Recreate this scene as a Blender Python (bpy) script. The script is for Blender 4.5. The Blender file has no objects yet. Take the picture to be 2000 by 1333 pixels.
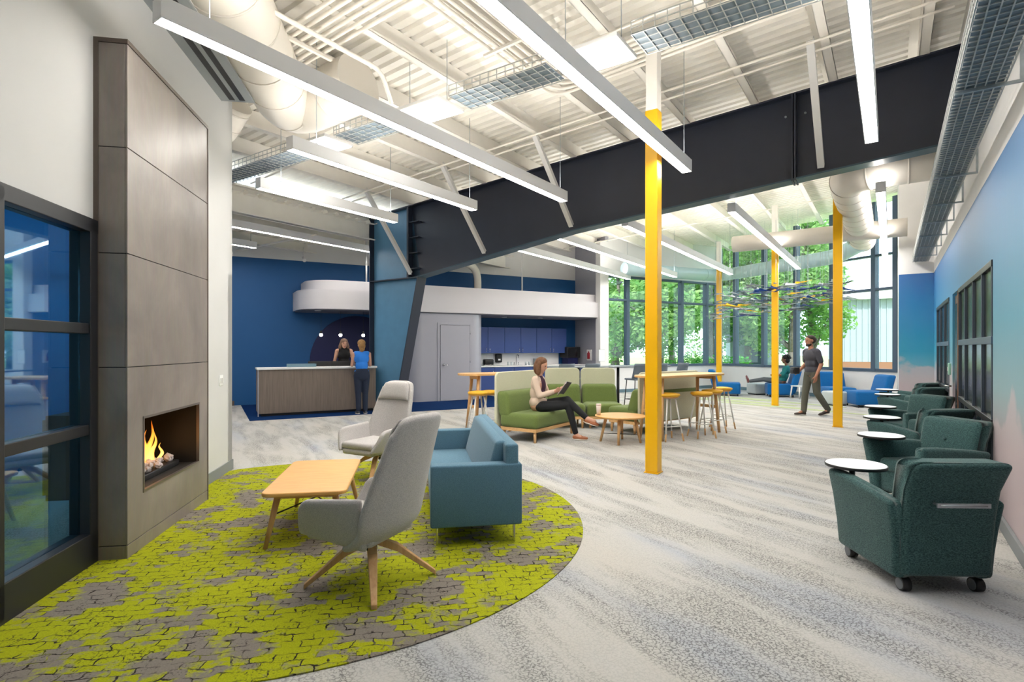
import bpy, bmesh, math, random
from mathutils import Vector, Matrix
random.seed(7)
PI = math.pi
scn = bpy.context.scene
COL = scn.collection

# ------------------------------------------------------------------ camera
H_EYE = 1.47
FPX = 1080.0
cam = bpy.data.cameras.new('camera'); camo = bpy.data.objects.new('camera', cam); COL.objects.link(camo)
cam.sensor_fit = 'HORIZONTAL'; cam.sensor_width = 36.0; cam.lens = 36.0 * FPX / 2000.0
cam.shift_y = -(666.5 - 680.0) / 2000.0
cam.clip_start = 0.05; cam.clip_end = 400
camo.location = (0, 0, H_EYE); camo.rotation_euler = (PI / 2, 0, 0)
scn.camera = camo

# ------------------------------------------------------------------ world, sun, exposure
def S(r, g, b):
    def f(c):
        c /= 255.0
        return c / 12.92 if c <= 0.04045 else ((c + 0.055) / 1.055) ** 2.4
    return (f(r), f(g), f(b), 1.0)

w = bpy.data.worlds.new('sky'); scn.world = w; w.use_nodes = True
bg = w.node_tree.nodes['Background']
bg.inputs[0].default_value = (0.74, 0.88, 1.0, 1); bg.inputs[1].default_value = 3.4
sl = bpy.data.lights.new('sun', 'SUN'); sl.energy = 4.0; sl.angle = 0.05; sl.color = (1, .95, .86)
so = bpy.data.objects.new('sun', sl); COL.objects.link(so)
so.rotation_euler = (math.radians(42), 0, math.radians(-18))      # from behind the camera, high up
vs = scn.view_settings
vs.view_transform = 'Standard'; vs.look = 'None'; vs.gamma = 1.0; vs.exposure = 0.12
try: vs.use_curve_mapping = False
except Exception: pass
LAMP = 35.0          # radiance of the lamp diffusers
LAMPCOL = (1.0, .955, .89)

# ------------------------------------------------------------------ frames (floor-plan grids the building follows)
class Frame:
    def __init__(s, o, ang): s.o = Vector((o[0], o[1], 0)); s.ang = ang; s.M = Matrix.Translation(s.o) @ Matrix.Rotation(ang, 4, 'Z')
    def __call__(s, x, y, z=0.0): return s.M @ Vector((x, y, z))
FR = Frame((-2.3, 12.6), math.radians(-34.44))   # steel frame: x = across span, y = along purlins
FE = Frame((2.95, 17.85), math.radians(28.74))   # reception / kitchen: x along the wall, y = away from room
FF = Frame((-2.667, 3.835), math.radians(10.14)) # fireplace wall: x into the room, y along the wall
FW = Frame((0, 0), 0)

# ------------------------------------------------------------------ materials
MATS = {}
def nd(nt, t, **kw):
    n = nt.nodes.new(t)
    for k, v in kw.items(): setattr(n, k, v)
    return n
def mat(name, col, rough=.6, metal=0, spec=.5, noise=0, nscale=30, bump=0, bscale=200, emit=None, estr=0, stretch=None, coat=0, sheen=0):
    if name in MATS: return MATS[name]
    m = bpy.data.materials.new(name); m.use_nodes = True; nt = m.node_tree
    b = nt.nodes['Principled BSDF']
    b.inputs['Base Color'].default_value = col; b.inputs['Roughness'].default_value = rough
    b.inputs['Metallic'].default_value = metal; b.inputs['Specular IOR Level'].default_value = spec
    if coat: b.inputs['Coat Weight'].default_value = coat
    if sheen: b.inputs['Sheen Weight'].default_value = sheen
    if emit: b.inputs['Emission Color'].default_value = emit; b.inputs['Emission Strength'].default_value = estr
    tc = nd(nt, 'ShaderNodeTexCoord'); src = tc.outputs['Object']
    if stretch:
        mp = nd(nt, 'ShaderNodeMapping'); mp.inputs['Scale'].default_value = stretch
        nt.links.new(src, mp.inputs[0]); src = mp.outputs[0]
    if noise:
        n = nd(nt, 'ShaderNodeTexNoise'); n.inputs['Scale'].default_value = nscale; n.inputs['Detail'].default_value = 4
        nt.links.new(src, n.inputs['Vector'])
        r = nd(nt, 'ShaderNodeMapRange'); r.inputs[1].default_value = .3; r.inputs[2].default_value = .7
        r.inputs[3].default_value = 1 - noise; r.inputs[4].default_value = 1 + noise
        nt.links.new(n.outputs['Fac'], r.inputs[0])
        mx = nd(nt, 'ShaderNodeVectorMath', operation='SCALE'); mx.inputs[0].default_value = col[:3]
        nt.links.new(r.outputs[0], mx.inputs['Scale']); nt.links.new(mx.outputs[0], b.inputs['Base Color'])
    if bump:
        n2 = nd(nt, 'ShaderNodeTexNoise'); n2.inputs['Scale'].default_value = bscale; n2.inputs['Detail'].default_value = 2
        nt.links.new(src, n2.inputs['Vector'])
        bp = nd(nt, 'ShaderNodeBump'); bp.inputs['Strength'].default_value = bump; bp.inputs['Distance'].default_value = .004
        nt.links.new(n2.outputs['Fac'], bp.inputs['Height']); nt.links.new(bp.outputs[0], b.inputs['Normal'])
    MATS[name] = m
    return m
def wood(name, c1, c2, stretch=(2, 30, 30), rough=.45):
    if name in MATS: return MATS[name]
    m = bpy.data.materials.new(name); m.use_nodes = True; nt = m.node_tree; b = nt.nodes['Principled BSDF']
    b.inputs['Roughness'].default_value = rough
    tc = nd(nt, 'ShaderNodeTexCoord'); mp = nd(nt, 'ShaderNodeMapping'); mp.inputs['Scale'].default_value = stretch
    n = nd(nt, 'ShaderNodeTexNoise'); n.inputs['Scale'].default_value = 1.6; n.inputs['Detail'].default_value = 6; n.inputs['Distortion'].default_value = .6
    cr = nd(nt, 'ShaderNodeValToRGB'); cr.color_ramp.elements[0].color = c1; cr.color_ramp.elements[1].color = c2
    cr.color_ramp.elements[0].position = .3; cr.color_ramp.elements[1].position = .7
    nt.links.new(tc.outputs['Object'], mp.inputs[0]); nt.links.new(mp.outputs[0], n.inputs['Vector'])
    nt.links.new(n.outputs['Fac'], cr.inputs[0]); nt.links.new(cr.outputs[0], b.inputs['Base Color'])
    MATS[name] = m; return m
def fabric(name, c1, c2, scale=140, rough=.95):
    if name in MATS: return MATS[name]
    m = bpy.data.materials.new(name); m.use_nodes = True; nt = m.node_tree; b = nt.nodes['Principled BSDF']
    b.inputs['Roughness'].default_value = rough; b.inputs['Specular IOR Level'].default_value = .2
    b.inputs['Sheen Weight'].default_value = .15
    tc = nd(nt, 'ShaderNodeTexCoord'); mp = nd(nt, 'ShaderNodeMapping'); mp.inputs['Scale'].default_value = (1, 1, 2.2)
    n = nd(nt, 'ShaderNodeTexNoise'); n.inputs['Scale'].default_value = scale; n.inputs['Detail'].default_value = 3
    cr = nd(nt, 'ShaderNodeValToRGB'); cr.color_ramp.elements[0].color = c1; cr.color_ramp.elements[1].color = c2
    cr.color_ramp.elements[0].position = .36; cr.color_ramp.elements[1].position = .64
    bp = nd(nt, 'ShaderNodeBump'); bp.inputs['Strength'].default_value = .25; bp.inputs['Distance'].default_value = .003
    nt.links.new(tc.outputs['Object'], mp.inputs[0]); nt.links.new(mp.outputs[0], n.inputs['Vector'])
    nt.links.new(n.outputs['Fac'], cr.inputs[0]); nt.links.new(cr.outputs[0], b.inputs['Base Color'])
    nt.links.new(n.outputs['Fac'], bp.inputs['Height']); nt.links.new(bp.outputs[0], b.inputs['Normal'])
    MATS[name] = m; return m
def glass(name, tint, gloss=.1, gcol=(1, 1, 1, 1)):
    m = bpy.data.materials.new(name); m.use_nodes = True; nt = m.node_tree
    for n in list(nt.nodes):
        if n.type == 'BSDF_PRINCIPLED': nt.nodes.remove(n)
    out = [n for n in nt.nodes if n.type == 'OUTPUT_MATERIAL'][0]
    t = nd(nt, 'ShaderNodeBsdfTransparent'); t.inputs[0].default_value = tint
    g = nd(nt, 'ShaderNodeBsdfGlossy'); g.inputs['Roughness'].default_value = .02; g.inputs[0].default_value = gcol
    lw = nd(nt, 'ShaderNodeLayerWeight'); lw.inputs[0].default_value = .5
    fr = nd(nt, 'ShaderNodeMath', operation='POWER'); fr.inputs[1].default_value = 4.0; nt.links.new(lw.outputs['Facing'], fr.inputs[0])
    ad = nd(nt, 'ShaderNodeMath', operation='ADD'); ad.inputs[1].default_value = gloss + .02; ad.use_clamp = True
    mx = nd(nt, 'ShaderNodeMixShader')
    nt.links.new(fr.outputs[0], ad.inputs[0]); nt.links.new(ad.outputs[0], mx.inputs[0])
    nt.links.new(t.outputs[0], mx.inputs[1]); nt.links.new(g.outputs[0], mx.inputs[2]); nt.links.new(mx.outputs[0], out.inputs[0])
    MATS[name] = m; return m
def emitter(name, col, strength):
    m = bpy.data.materials.new(name); m.use_nodes = True; nt = m.node_tree; b = nt.nodes['Principled BSDF']
    b.inputs['Base Color'].default_value = (.8, .8, .8, 1)
    b.inputs['Emission Color'].default_value = (*col, 1); b.inputs['Emission Strength'].default_value = strength
    MATS[name] = m; return m

WHITE = mat('white_paint', S(228, 227, 226), .6, noise=.02, nscale=2)
CEILW = mat('ceiling_paint', S(248, 244, 236), .65, noise=.03, nscale=3)
PIPEW = mat('pipe_white', S(246, 240, 230), .5)
DUCTW = mat('duct_paint', S(226, 220, 210), .42)
DUCTB = mat('duct_pale_blue', S(198, 224, 234), .35, metal=.1)
GALV = mat('galvanised', S(170, 180, 186), .35, metal=.75, noise=.08, nscale=25)
NAVYST = mat('charcoal_steel', S(40, 46, 62), .42, noise=.06, nscale=3)
BLUEST = mat('slate_blue_steel', S(86, 134, 168), .42, noise=.06, nscale=4)
YELLOW = mat('yellow_paint', S(236, 178, 4), .35)
BLACKF = mat('black_frame', S(34, 35, 40), .4)
GREYF = mat('window_frame_grey', S(66, 84, 104), .45)
CHROME = mat('chrome', S(205, 205, 208), .22, metal=1)
BLACK = mat('black_plastic', S(22, 22, 25), .45)
BLUEW = mat('wall_blue', S(8, 78, 134), .6, noise=.03, nscale=2)
NAVYD = mat('navy_paint', S(8, 18, 74), .6)
GREYW = mat('grey_laminate', S(168, 168, 178), .38, metal=.15)
SILVER = mat('soffit_silver', S(206, 203, 207), .4, metal=.25)
BASEB = mat('base_grey', S(128, 132, 134), .6)
OAK = wood('oak', S(205, 160, 105), S(222, 180, 124), (2, 26, 26))
OAKX = wood('oak_leg', S(196, 150, 100), S(214, 172, 120), (26, 26, 2))
ORANGEW = wood('oak_top', S(214, 160, 92), S(232, 180, 110), (3, 24, 24), .35)
WALNUT = wood('counter_wood', S(112, 100, 91), S(130, 117, 106), (22, 22, 1.2), .5)
LTGREY = fabric('light_grey_fabric', S(166, 163, 162), S(196, 192, 190), 160)
TEAL = fabric('teal_fabric', S(74, 106, 126), S(92, 128, 148), 170)
DGREEN = fabric('dark_green_fabric', S(32, 60, 63), S(72, 103, 102), 110)
MOSS = fabric('moss_fabric', S(94, 110, 58), S(112, 128, 72), 120)
PALEG = fabric('pale_felt', S(196, 196, 170), S(212, 212, 188), 120)
ROYAL = fabric('royal_blue_fabric', S(12, 84, 142), S(20, 102, 168), 120)
MUSTARD = mat('mustard_seat', S(226, 172, 40), .6)
LEGW = mat('leg_white', S(226, 224, 220), .4)
TABLEW = mat('tablet_white', S(240, 240, 240), .3)
CHGREY = mat('chair_grey_plastic', S(92, 104, 116), .5)
LAMPE = emitter('lamp_diffuser', LAMPCOL, LAMP)
UPE = emitter('uplight_diffuser', LAMPCOL, LAMP * .95)
PANELE = emitter('panel_diffuser', (1, .96, .88), 16.0)
DOWNE = emitter('downlight', (1, .95, .88), 14.0)

# ------------------------------------------------------------------ mesh building
class B:
    def __init__(s): s.bm = bmesh.new()
    def box(s, x, y, z, fn=None):
        v = [s.bm.verts.new((a, b, c)) for c in z for b in y for a in x]
        for f in ((0, 2, 3, 1), (4, 5, 7, 6), (0, 1, 5, 4), (2, 6, 7, 3), (0, 4, 6, 2), (1, 3, 7, 5)): s.bm.faces.new([v[i] for i in f])
        if fn:
            for q in v: q.co = fn(q.co)
        return s
    def cbox(s, c, d, R=None):
        v0 = len(s.bm.verts)
        s.box((-d[0] / 2, d[0] / 2), (-d[1] / 2, d[1] / 2), (-d[2] / 2, d[2] / 2))
        s.bm.verts.ensure_lookup_table()
        for q in list(s.bm.verts)[v0:]:
            q.co = (R @ q.co if R is not None else q.co) + Vector(c)
        return s
    def bar(s, p, q, w, h):
        p = Vector(p); q = Vector(q); d = (q - p); L = d.length; d.normalize()
        up = Vector((0, 0, 1)) if abs(d.z) < .95 else Vector((0, 1, 0))
        xx = d.cross(up).normalized(); yy = xx.cross(d)
        R = Matrix((xx, d, yy)).transposed()
        return s.cbox((p + q) / 2, (w, L, h), R)
    def tube(s, p, q, r, r2=None, n=12, cap=True):
        p = Vector(p); q = Vector(q); r2 = r if r2 is None else r2; d = (q - p).normalized()
        up = Vector((0, 0, 1)) if abs(d.z) < .9 else Vector((1, 0, 0))
        x = d.cross(up).normalized(); y = d.cross(x)
        a = [s.bm.verts.new(p + (x * math.cos(2 * PI * i / n) + y * math.sin(2 * PI * i / n)) * r) for i in range(n)]
        b = [s.bm.verts.new(q + (x * math.cos(2 * PI * i / n) + y * math.sin(2 * PI * i / n)) * r2) for i in range(n)]
        for i in range(n): s.bm.faces.new((a[i], a[(i + 1) % n], b[(i + 1) % n], b[i])).smooth = True
        if cap: s.bm.faces.new(a[::-1]); s.bm.faces.new(b)
        return s
    def path(s, pts, r, n=10, ridge=0):
        P = [Vector(p) for p in pts]; rings = []; x = None
        for i, p in enumerate(P):
            d = (P[min(i + 1, len(P) - 1)] - P[max(i - 1, 0)]).normalized()
            if x is None:
                up = Vector((0, 0, 1)) if abs(d.z) < .9 else Vector((1, 0, 0)); x = d.cross(up).normalized()
            else: x = (x - d * x.dot(d)).normalized()
            y = d.cross(x); rr = r + (ridge if i % 2 else 0)
            rings.append([s.bm.verts.new(p + (x * math.cos(2 * PI * k / n) + y * math.sin(2 * PI * k / n)) * rr) for k in range(n)])
        for a, b in zip(rings, rings[1:]):
            for k in range(n): s.bm.faces.new((a[k], a[(k + 1) % n], b[(k + 1) % n], b[k])).smooth = True
        s.bm.faces.new(rings[0][::-1]); s.bm.faces.new(rings[-1])
        return s
    def prism(s, poly, vec):
        vec = Vector(vec); a = [s.bm.verts.new(p) for p in poly]; b = [s.bm.verts.new(Vector(p) + vec) for p in poly]; n = len(a)
        s.bm.faces.new(a[::-1]); s.bm.faces.new(b)
        for i in range(n): s.bm.faces.new((a[i], a[(i + 1) % n], b[(i + 1) % n], b[i]))
        return s
    def lathe(s, prof, n=24, c=(0, 0, 0)):
        rings = []
        for r, z in prof:
            rings.append([s.bm.verts.new((c[0] + max(r, 1e-4) * math.cos(2 * PI * k / n), c[1] + max(r, 1e-4) * math.sin(2 * PI * k / n), c[2] + z)) for k in range(n)])
        for a, b in zip(rings, rings[1:]):
            for k in range(n): s.bm.faces.new((a[k], a[(k + 1) % n], b[(k + 1) % n], b[k])).smooth = True
        s.bm.faces.new(rings[0][::-1]); s.bm.faces.new(rings[-1])
        return s
    def sph(s, c, r, n=12, m=8, R=None):
        if not hasattr(r, '__len__'): r = (r, r, r)
        M4 = Matrix.Translation(c) @ (R.to_4x4() if R is not None else Matrix.Identity(4)) @ Matrix.Diagonal((r[0], r[1], r[2], 1))
        g = bmesh.ops.create_uvsphere(s.bm, u_segments=n, v_segments=m, radius=1, matrix=M4)
        for v in g['verts']:
            for f in v.link_faces: f.smooth = True
        return s
    def grid(s, fn, nu, nv, smooth=True):
        V = [[s.bm.verts.new(fn(i / nu, j / nv)) for i in range(nu + 1)] for j in range(nv + 1)]
        for j in range(nv):
            for i in range(nu): s.bm.faces.new((V[j][i], V[j][i + 1], V[j + 1][i + 1], V[j + 1][i])).smooth = smooth
        return s
    def rbox(s, x, y, z, r=.03, seg=3, fn=None, cuts=0):
        bm = bmesh.new(); t = B.__new__(B); t.bm = bm; t.box(x, y, z)
        if cuts: bmesh.ops.subdivide_edges(bm, edges=bm.edges[:], cuts=cuts, use_grid_fill=True)
        bmesh.ops.recalc_face_normals(bm, faces=bm.faces)
        ed = [e for e in bm.edges if len(e.link_faces) == 2 and e.calc_face_angle(0) > .5]
        bmesh.ops.bevel(bm, geom=ed, offset=r, segments=seg, affect='EDGES', profile=.5)
        mp = {}
        for v in bm.verts: mp[v] = s.bm.verts.new(fn(v.co) if fn else v.co)
        for f in bm.faces:
            try: s.bm.faces.new([mp[v] for v in f.verts]).smooth = True
            except ValueError: pass
        bm.free(); return s
    def build(s, name, m, parent=None, bevel=0, smooth=False, fr=None, loc=None, rz=0, mods=()):
        bmesh.ops.recalc_face_normals(s.bm, faces=s.bm.faces)
        me = bpy.data.meshes.new(name); s.bm.to_mesh(me); s.bm.free()
        if smooth:
            for p in me.polygons: p.use_smooth = True
        for mm in (m if isinstance(m, (list, tuple)) else [m]): me.materials.append(mm)
        o = bpy.data.objects.new(name, me); COL.objects.link(o)
        if parent: o.parent = parent
        if fr: o.location = fr.o; o.rotation_euler = (0, 0, fr.ang)
        if loc is not None: o.location = loc; o.rotation_euler = (0, 0, rz)
        if bevel:
            md = o.modifiers.new('bevel', 'BEVEL'); md.width = bevel; md.segments = 2; md.limit_method = 'ANGLE'; md.angle_limit = .6
        for k, kw in mods:
            md = o.modifiers.new(k.lower(), k)
            for a, v in kw.items(): setattr(md, a, v)
        return o

def tag(o, label, cat, group=None):
    o['label'] = label; o['category'] = cat
    if group: o['group'] = group
    return o
def struct(o): o['kind'] = 'structure'; return o
def thing(name, label, cat, loc=(0, 0, 0), rz=0, group=None, fr=None):
    o = bpy.data.objects.new(name, None); COL.objects.link(o); o.empty_display_size = .1
    if fr: o.location = fr(*loc); o.rotation_euler = (0, 0, fr.ang + rz)
    else: o.location = loc; o.rotation_euler = (0, 0, rz)
    return tag(o, label, cat, group)
def sempty(name, fr=None):
    o = bpy.data.objects.new(name, None); COL.objects.link(o)
    if fr: o.location = fr.o; o.rotation_euler = (0, 0, fr.ang)
    return struct(o)
def dup(o, loc=None, rz=None, label=None, group=None, parent=None):
    c = o.copy(); COL.objects.link(c)
    if parent: c.parent = parent
    if loc is not None: c.location = loc
    if rz is not None: c.rotation_euler = (0, 0, rz)
    if label: c['label'] = label
    if group: c['group'] = group
    for ch in list(o.children): dup(ch, parent=c)
    return c
def facing(v): return math.atan2(-v[0], v[1])      # rotation that turns local +Y to direction v
# ================================================================== carpets
def ramp(nt, src, stops, interp='LINEAR'):
    cr = nd(nt, 'ShaderNodeValToRGB'); cr.color_ramp.interpolation = interp
    el = cr.color_ramp.elements
    while len(el) > 1: el.remove(el[-1])
    el[0].position, el[0].color = stops[0]
    for p, c in stops[1:]:
        e_ = el.new(p); e_.color = c
    nt.links.new(src, cr.inputs[0]); return cr.outputs[0]
def mixc(nt, fac, a, b, mode='MIX'):
    m = nd(nt, 'ShaderNodeMix', data_type='RGBA', blend_type=mode)
    for sock, v in ((m.inputs[0], fac), (m.inputs[6], a), (m.inputs[7], b)):
        if isinstance(v, (int, float)): sock.default_value = v
        elif isinstance(v, tuple): sock.default_value = v
        else: nt.links.new(v, sock)
    return m.outputs[2]
def math_(nt, op, a, b=None, clamp=False):
    m = nd(nt, 'ShaderNodeMath', operation=op); m.use_clamp = clamp
    for i, v in enumerate((a, b)):
        if v is None: continue
        if isinstance(v, (int, float)): m.inputs[i].default_value = v
        else: nt.links.new(v, m.inputs[i])
    return m.outputs[0]
def noise_(nt, vec, scale, detail=3, rough=.5, dist=0):
    n = nd(nt, 'ShaderNodeTexNoise'); n.inputs['Scale'].default_value = scale; n.inputs['Detail'].default_value = detail
    n.inputs['Roughness'].default_value = rough; n.inputs['Distortion'].default_value = dist
    nt.links.new(vec, n.inputs['Vector']); return n
def mapped(nt, src, rot=(0, 0, 0), scale=(1, 1, 1), loc=(0, 0, 0)):
    mp = nd(nt, 'ShaderNodeMapping'); mp.inputs['Rotation'].default_value = rot; mp.inputs['Scale'].default_value = scale; mp.inputs['Location'].default_value = loc
    nt.links.new(src, mp.inputs[0]); return mp.outputs[0]

def carpet_grey():
    m = bpy.data.materials.new('grey_carpet'); m.use_nodes = True; nt = m.node_tree; b = nt.nodes['Principled BSDF']
    b.inputs['Roughness'].default_value = 1; b.inputs['Specular IOR Level'].default_value = .1
    tc = nd(nt, 'ShaderNodeTexCoord').outputs['Object']
    al = mapped(nt, tc, rot=(0, 0, -math.radians(28.74)))            # x along the wall grid, y = plank direction
    st = mapped(nt, al, scale=(3.4, .62, 1))
    zone = noise_(nt, st, 1.25, 4, .55, .3).outputs['Fac']
    z2 = ramp(nt, zone, [(.43, (0, 0, 0, 1)), (.60, (1, 1, 1, 1))])
    v = nd(nt, 'ShaderNodeTexVoronoi'); v.feature = 'DISTANCE_TO_EDGE'; v.inputs['Scale'].default_value = 48
    wv = noise_(nt, al, 30, 2)
    off = nd(nt, 'ShaderNodeVectorMath', operation='SCALE'); off.inputs['Scale'].default_value = .03
    nt.links.new(wv.outputs['Color'], off.inputs[0])
    ad = nd(nt, 'ShaderNodeVectorMath', operation='ADD'); nt.links.new(al, ad.inputs[0]); nt.links.new(off.outputs[0], ad.inputs[1])
    nt.links.new(ad.outputs[0], v.inputs['Vector'])
    sp = ramp(nt, v.outputs['Distance'], [(.0, (1, 1, 1, 1)), (.20, (0, 0, 0, 1))])
    brk = ramp(nt, noise_(nt, al, 75, 2).outputs['Fac'], [(.38, (0, 0, 0, 1)), (.50, (1, 1, 1, 1))])
    speck = math_(nt, 'MULTIPLY', sp, brk)
    light = ramp(nt, noise_(nt, al, 150, 2).outputs['Fac'], [(.55, (0, 0, 0, 1)), (.72, (1, 1, 1, 1))])
    tint = noise_(nt, mapped(nt, al, scale=(2.2, .5, 1), loc=(4, 2, 0)), .9, 3)
    base = ramp(nt, tint.outputs['Fac'], [(.28, S(168, 172, 180)), (.45, S(184, 183, 180)), (.6, S(184, 182, 177)), (.75, S(186, 182, 175))])
    dens = math_(nt, 'ADD', math_(nt, 'MULTIPLY', z2, .66), .14)
    f = math_(nt, 'MULTIPLY', speck, dens, True)
    col = mixc(nt, f, base, S(52, 53, 54))
    zt = math_(nt, 'MULTIPLY', z2, .10)
    col = mixc(nt, zt, col, S(118, 117, 114))
    col = mixc(nt, math_(nt, 'MULTIPLY', light, .25), col, S(205, 204, 200))
    nt.links.new(col, b.inputs['Base Color'])
    bp = nd(nt, 'ShaderNodeBump'); bp.inputs['Strength'].default_value = .3; bp.inputs['Distance'].default_value = .004
    nt.links.new(noise_(nt, al, 220, 2).outputs['Fac'], bp.inputs['Height']); nt.links.new(bp.outputs[0], b.inputs['Normal'])
    return m
def carpet_lime():
    m = bpy.data.materials.new('lime_carpet'); m.use_nodes = True; nt = m.node_tree; b = nt.nodes['Principled BSDF']
    b.inputs['Roughness'].default_value = 1; b.inputs['Specular IOR Level'].default_value = .1
    tc = nd(nt, 'ShaderNodeTexCoord').outputs['Object']
    al = mapped(nt, tc, rot=(0, 0, -math.radians(10.1)))
    wv = noise_(nt, al, 9, 3)
    sub = nd(nt, 'ShaderNodeVectorMath', operation='SUBTRACT'); nt.links.new(wv.outputs['Color'], sub.inputs[0]); sub.inputs[1].default_value = (.5, .5, .5)
    off = nd(nt, 'ShaderNodeVectorMath', operation='SCALE'); off.inputs['Scale'].default_value = .09; nt.links.new(sub.outputs[0], off.inputs[0])
    ad = nd(nt, 'ShaderNodeVectorMath', operation='ADD'); nt.links.new(al, ad.inputs[0]); nt.links.new(off.outputs[0], ad.inputs[1])
    br = nd(nt, 'ShaderNodeTexBrick'); br.offset = .5; br.squash = 1.0
    br.inputs['Scale'].default_value = 1; br.inputs['Brick Width'].default_value = .10; br.inputs['Row Height'].default_value = .062
    br.inputs['Mortar Size'].default_value = .0045; br.inputs['Mortar Smooth'].default_value = .3; br.inputs['Bias'].default_value = 0
    br.inputs['Color1'].default_value = (0, 0, 0, 1); br.inputs['Color2'].default_value = (1, 1, 1, 1); br.inputs['Mortar'].default_value = (.5, .5, .5, 1)
    nt.links.new(ad.outputs[0], br.inputs['Vector'])
    big = noise_(nt, mapped(nt, al, scale=(1.0, 1.0, 1)), 2.3, 3, .55).outputs['Fac']
    val = math_(nt, 'ADD', big, math_(nt, 'MULTIPLY', math_(nt, 'SUBTRACT', br.outputs['Color'], .5), .17))
    val = math_(nt, 'ADD', val, math_(nt, 'MULTIPLY', math_(nt, 'SUBTRACT', noise_(nt, al, 40, 3).outputs['Fac'], .5), .16))
    taupe = ramp(nt, val, [(.50, (0, 0, 0, 1)), (.57, (1, 1, 1, 1))])
    fine = noise_(nt, al, 130, 2).outputs['Fac']
    lime = mixc(nt, fine, S(120, 127, 16), S(178, 182, 34))
    tp = mixc(nt, fine, S(104, 98, 94), S(140, 132, 122))
    col = mixc(nt, taupe, lime, tp)
    mort = ramp(nt, noise_(nt, al, 14, 3).outputs['Fac'], [(.40, (0, 0, 0, 1)), (.60, (1, 1, 1, 1))])
    mm = math_(nt, 'MULTIPLY', br.outputs['Fac'], mort)
    sp = ramp(nt, noise_(nt, al, 85, 2).outputs['Fac'], [(.58, (0, 0, 0, 1)), (.66, (1, 1, 1, 1))])
    spz = ramp(nt, noise_(nt, al, 5, 2).outputs['Fac'], [(.45, (0, 0, 0, 1)), (.62, (1, 1, 1, 1))])
    mm = math_(nt, 'ADD', mm, math_(nt, 'MULTIPLY', math_(nt, 'MULTIPLY', sp, spz), .75), True)
    col = mixc(nt, mm, col, S(44, 40, 36))
    nt.links.new(col, b.inputs['Base Color'])
    return m
GREYC = carpet_grey(); LIMEC = carpet_lime()
BLUEC = mat('blue_carpet', S(8, 42, 88), 1, spec=.1, noise=.25, nscale=60)
MOSSC = mat('pale_green_carpet', S(168, 178, 140), 1, spec=.1, noise=.2, nscale=40)

room = [FR(9.77, -14), FR(9.77, 5.65), FR(9.16, 5.65), Vector((10.05, 14.43, 0)), Vector((7.6, 20.4, 0)), FE(0, 0), FE(0, 1.54), FE(-14.2, 1.54), Vector((-10.5, 5, 0)), Vector((-10.5, -5, 0))]
b = B(); b.prism([(p.x, p.y, -.12) for p in room], (0, 0, .12)); struct(b.build('floor', GREYC))
# inlaid round rug, cut off where the left wall stands
cx, cy, cr_ = -1.83, 4.74, 2.42
poly = []
for i in range(96):
    a = 2 * PI * i / 96; p = Vector((cx + cr_ * math.cos(a), cy + cr_ * math.sin(a), 0)); q = FF.M.inverted() @ p
    if q.x < -.2: q.x = -.2; p = FF(q.x, q.y)
    poly.append((p.x, p.y, .001))
b = B(); b.prism(poly, (0, 0, .006)); tag(b.build('round_rug', LIMEC), 'lime green and taupe round carpet inlay in front of the fireplace', 'rug')
b = B(); b.box((-10.45, -3.6), (-1.98, 1.5), (.001, .005))
tag(b.build('blue_carpet', BLUEC, fr=FE), 'navy blue carpet strip under the reception counter and column', 'carpet')
def blade(pts, name, lab):
    b = B(); b.prism(pts, (0, 0, .004)); tag(b.build(name, MOSSC), lab, 'carpet')
def strip(p, q, wd):
    p = Vector(p); q = Vector(q); n = Vector((-(q - p).y, (q - p).x)).normalized() * wd / 2
    return [(*(p + n), .001), (*(p * .5 + q * .5 + n * 1.6), .001), (*(q + n * .3), .001), (*(q - n * .3), .001), (*(p * .5 + q * .5 - n * .6), .001), (*(p - n), .001)]
blade(strip((5.0, 16.4), (7.2, 14.0), .5), 'green_carpet_stripe', 'pale green carpet stripe nearest the bar stools, left of the thin yellow post')
blade(strip((5.6, 17.6), (8.2, 13.6), .45), 'green_carpet_stripe', 'pale green carpet stripe running behind the walking man')
blade(strip((5.7, 15.0), (8.0, 11.8), .3), 'green_carpet_stripe', 'pale green carpet stripe in front of the walking man')

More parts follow.
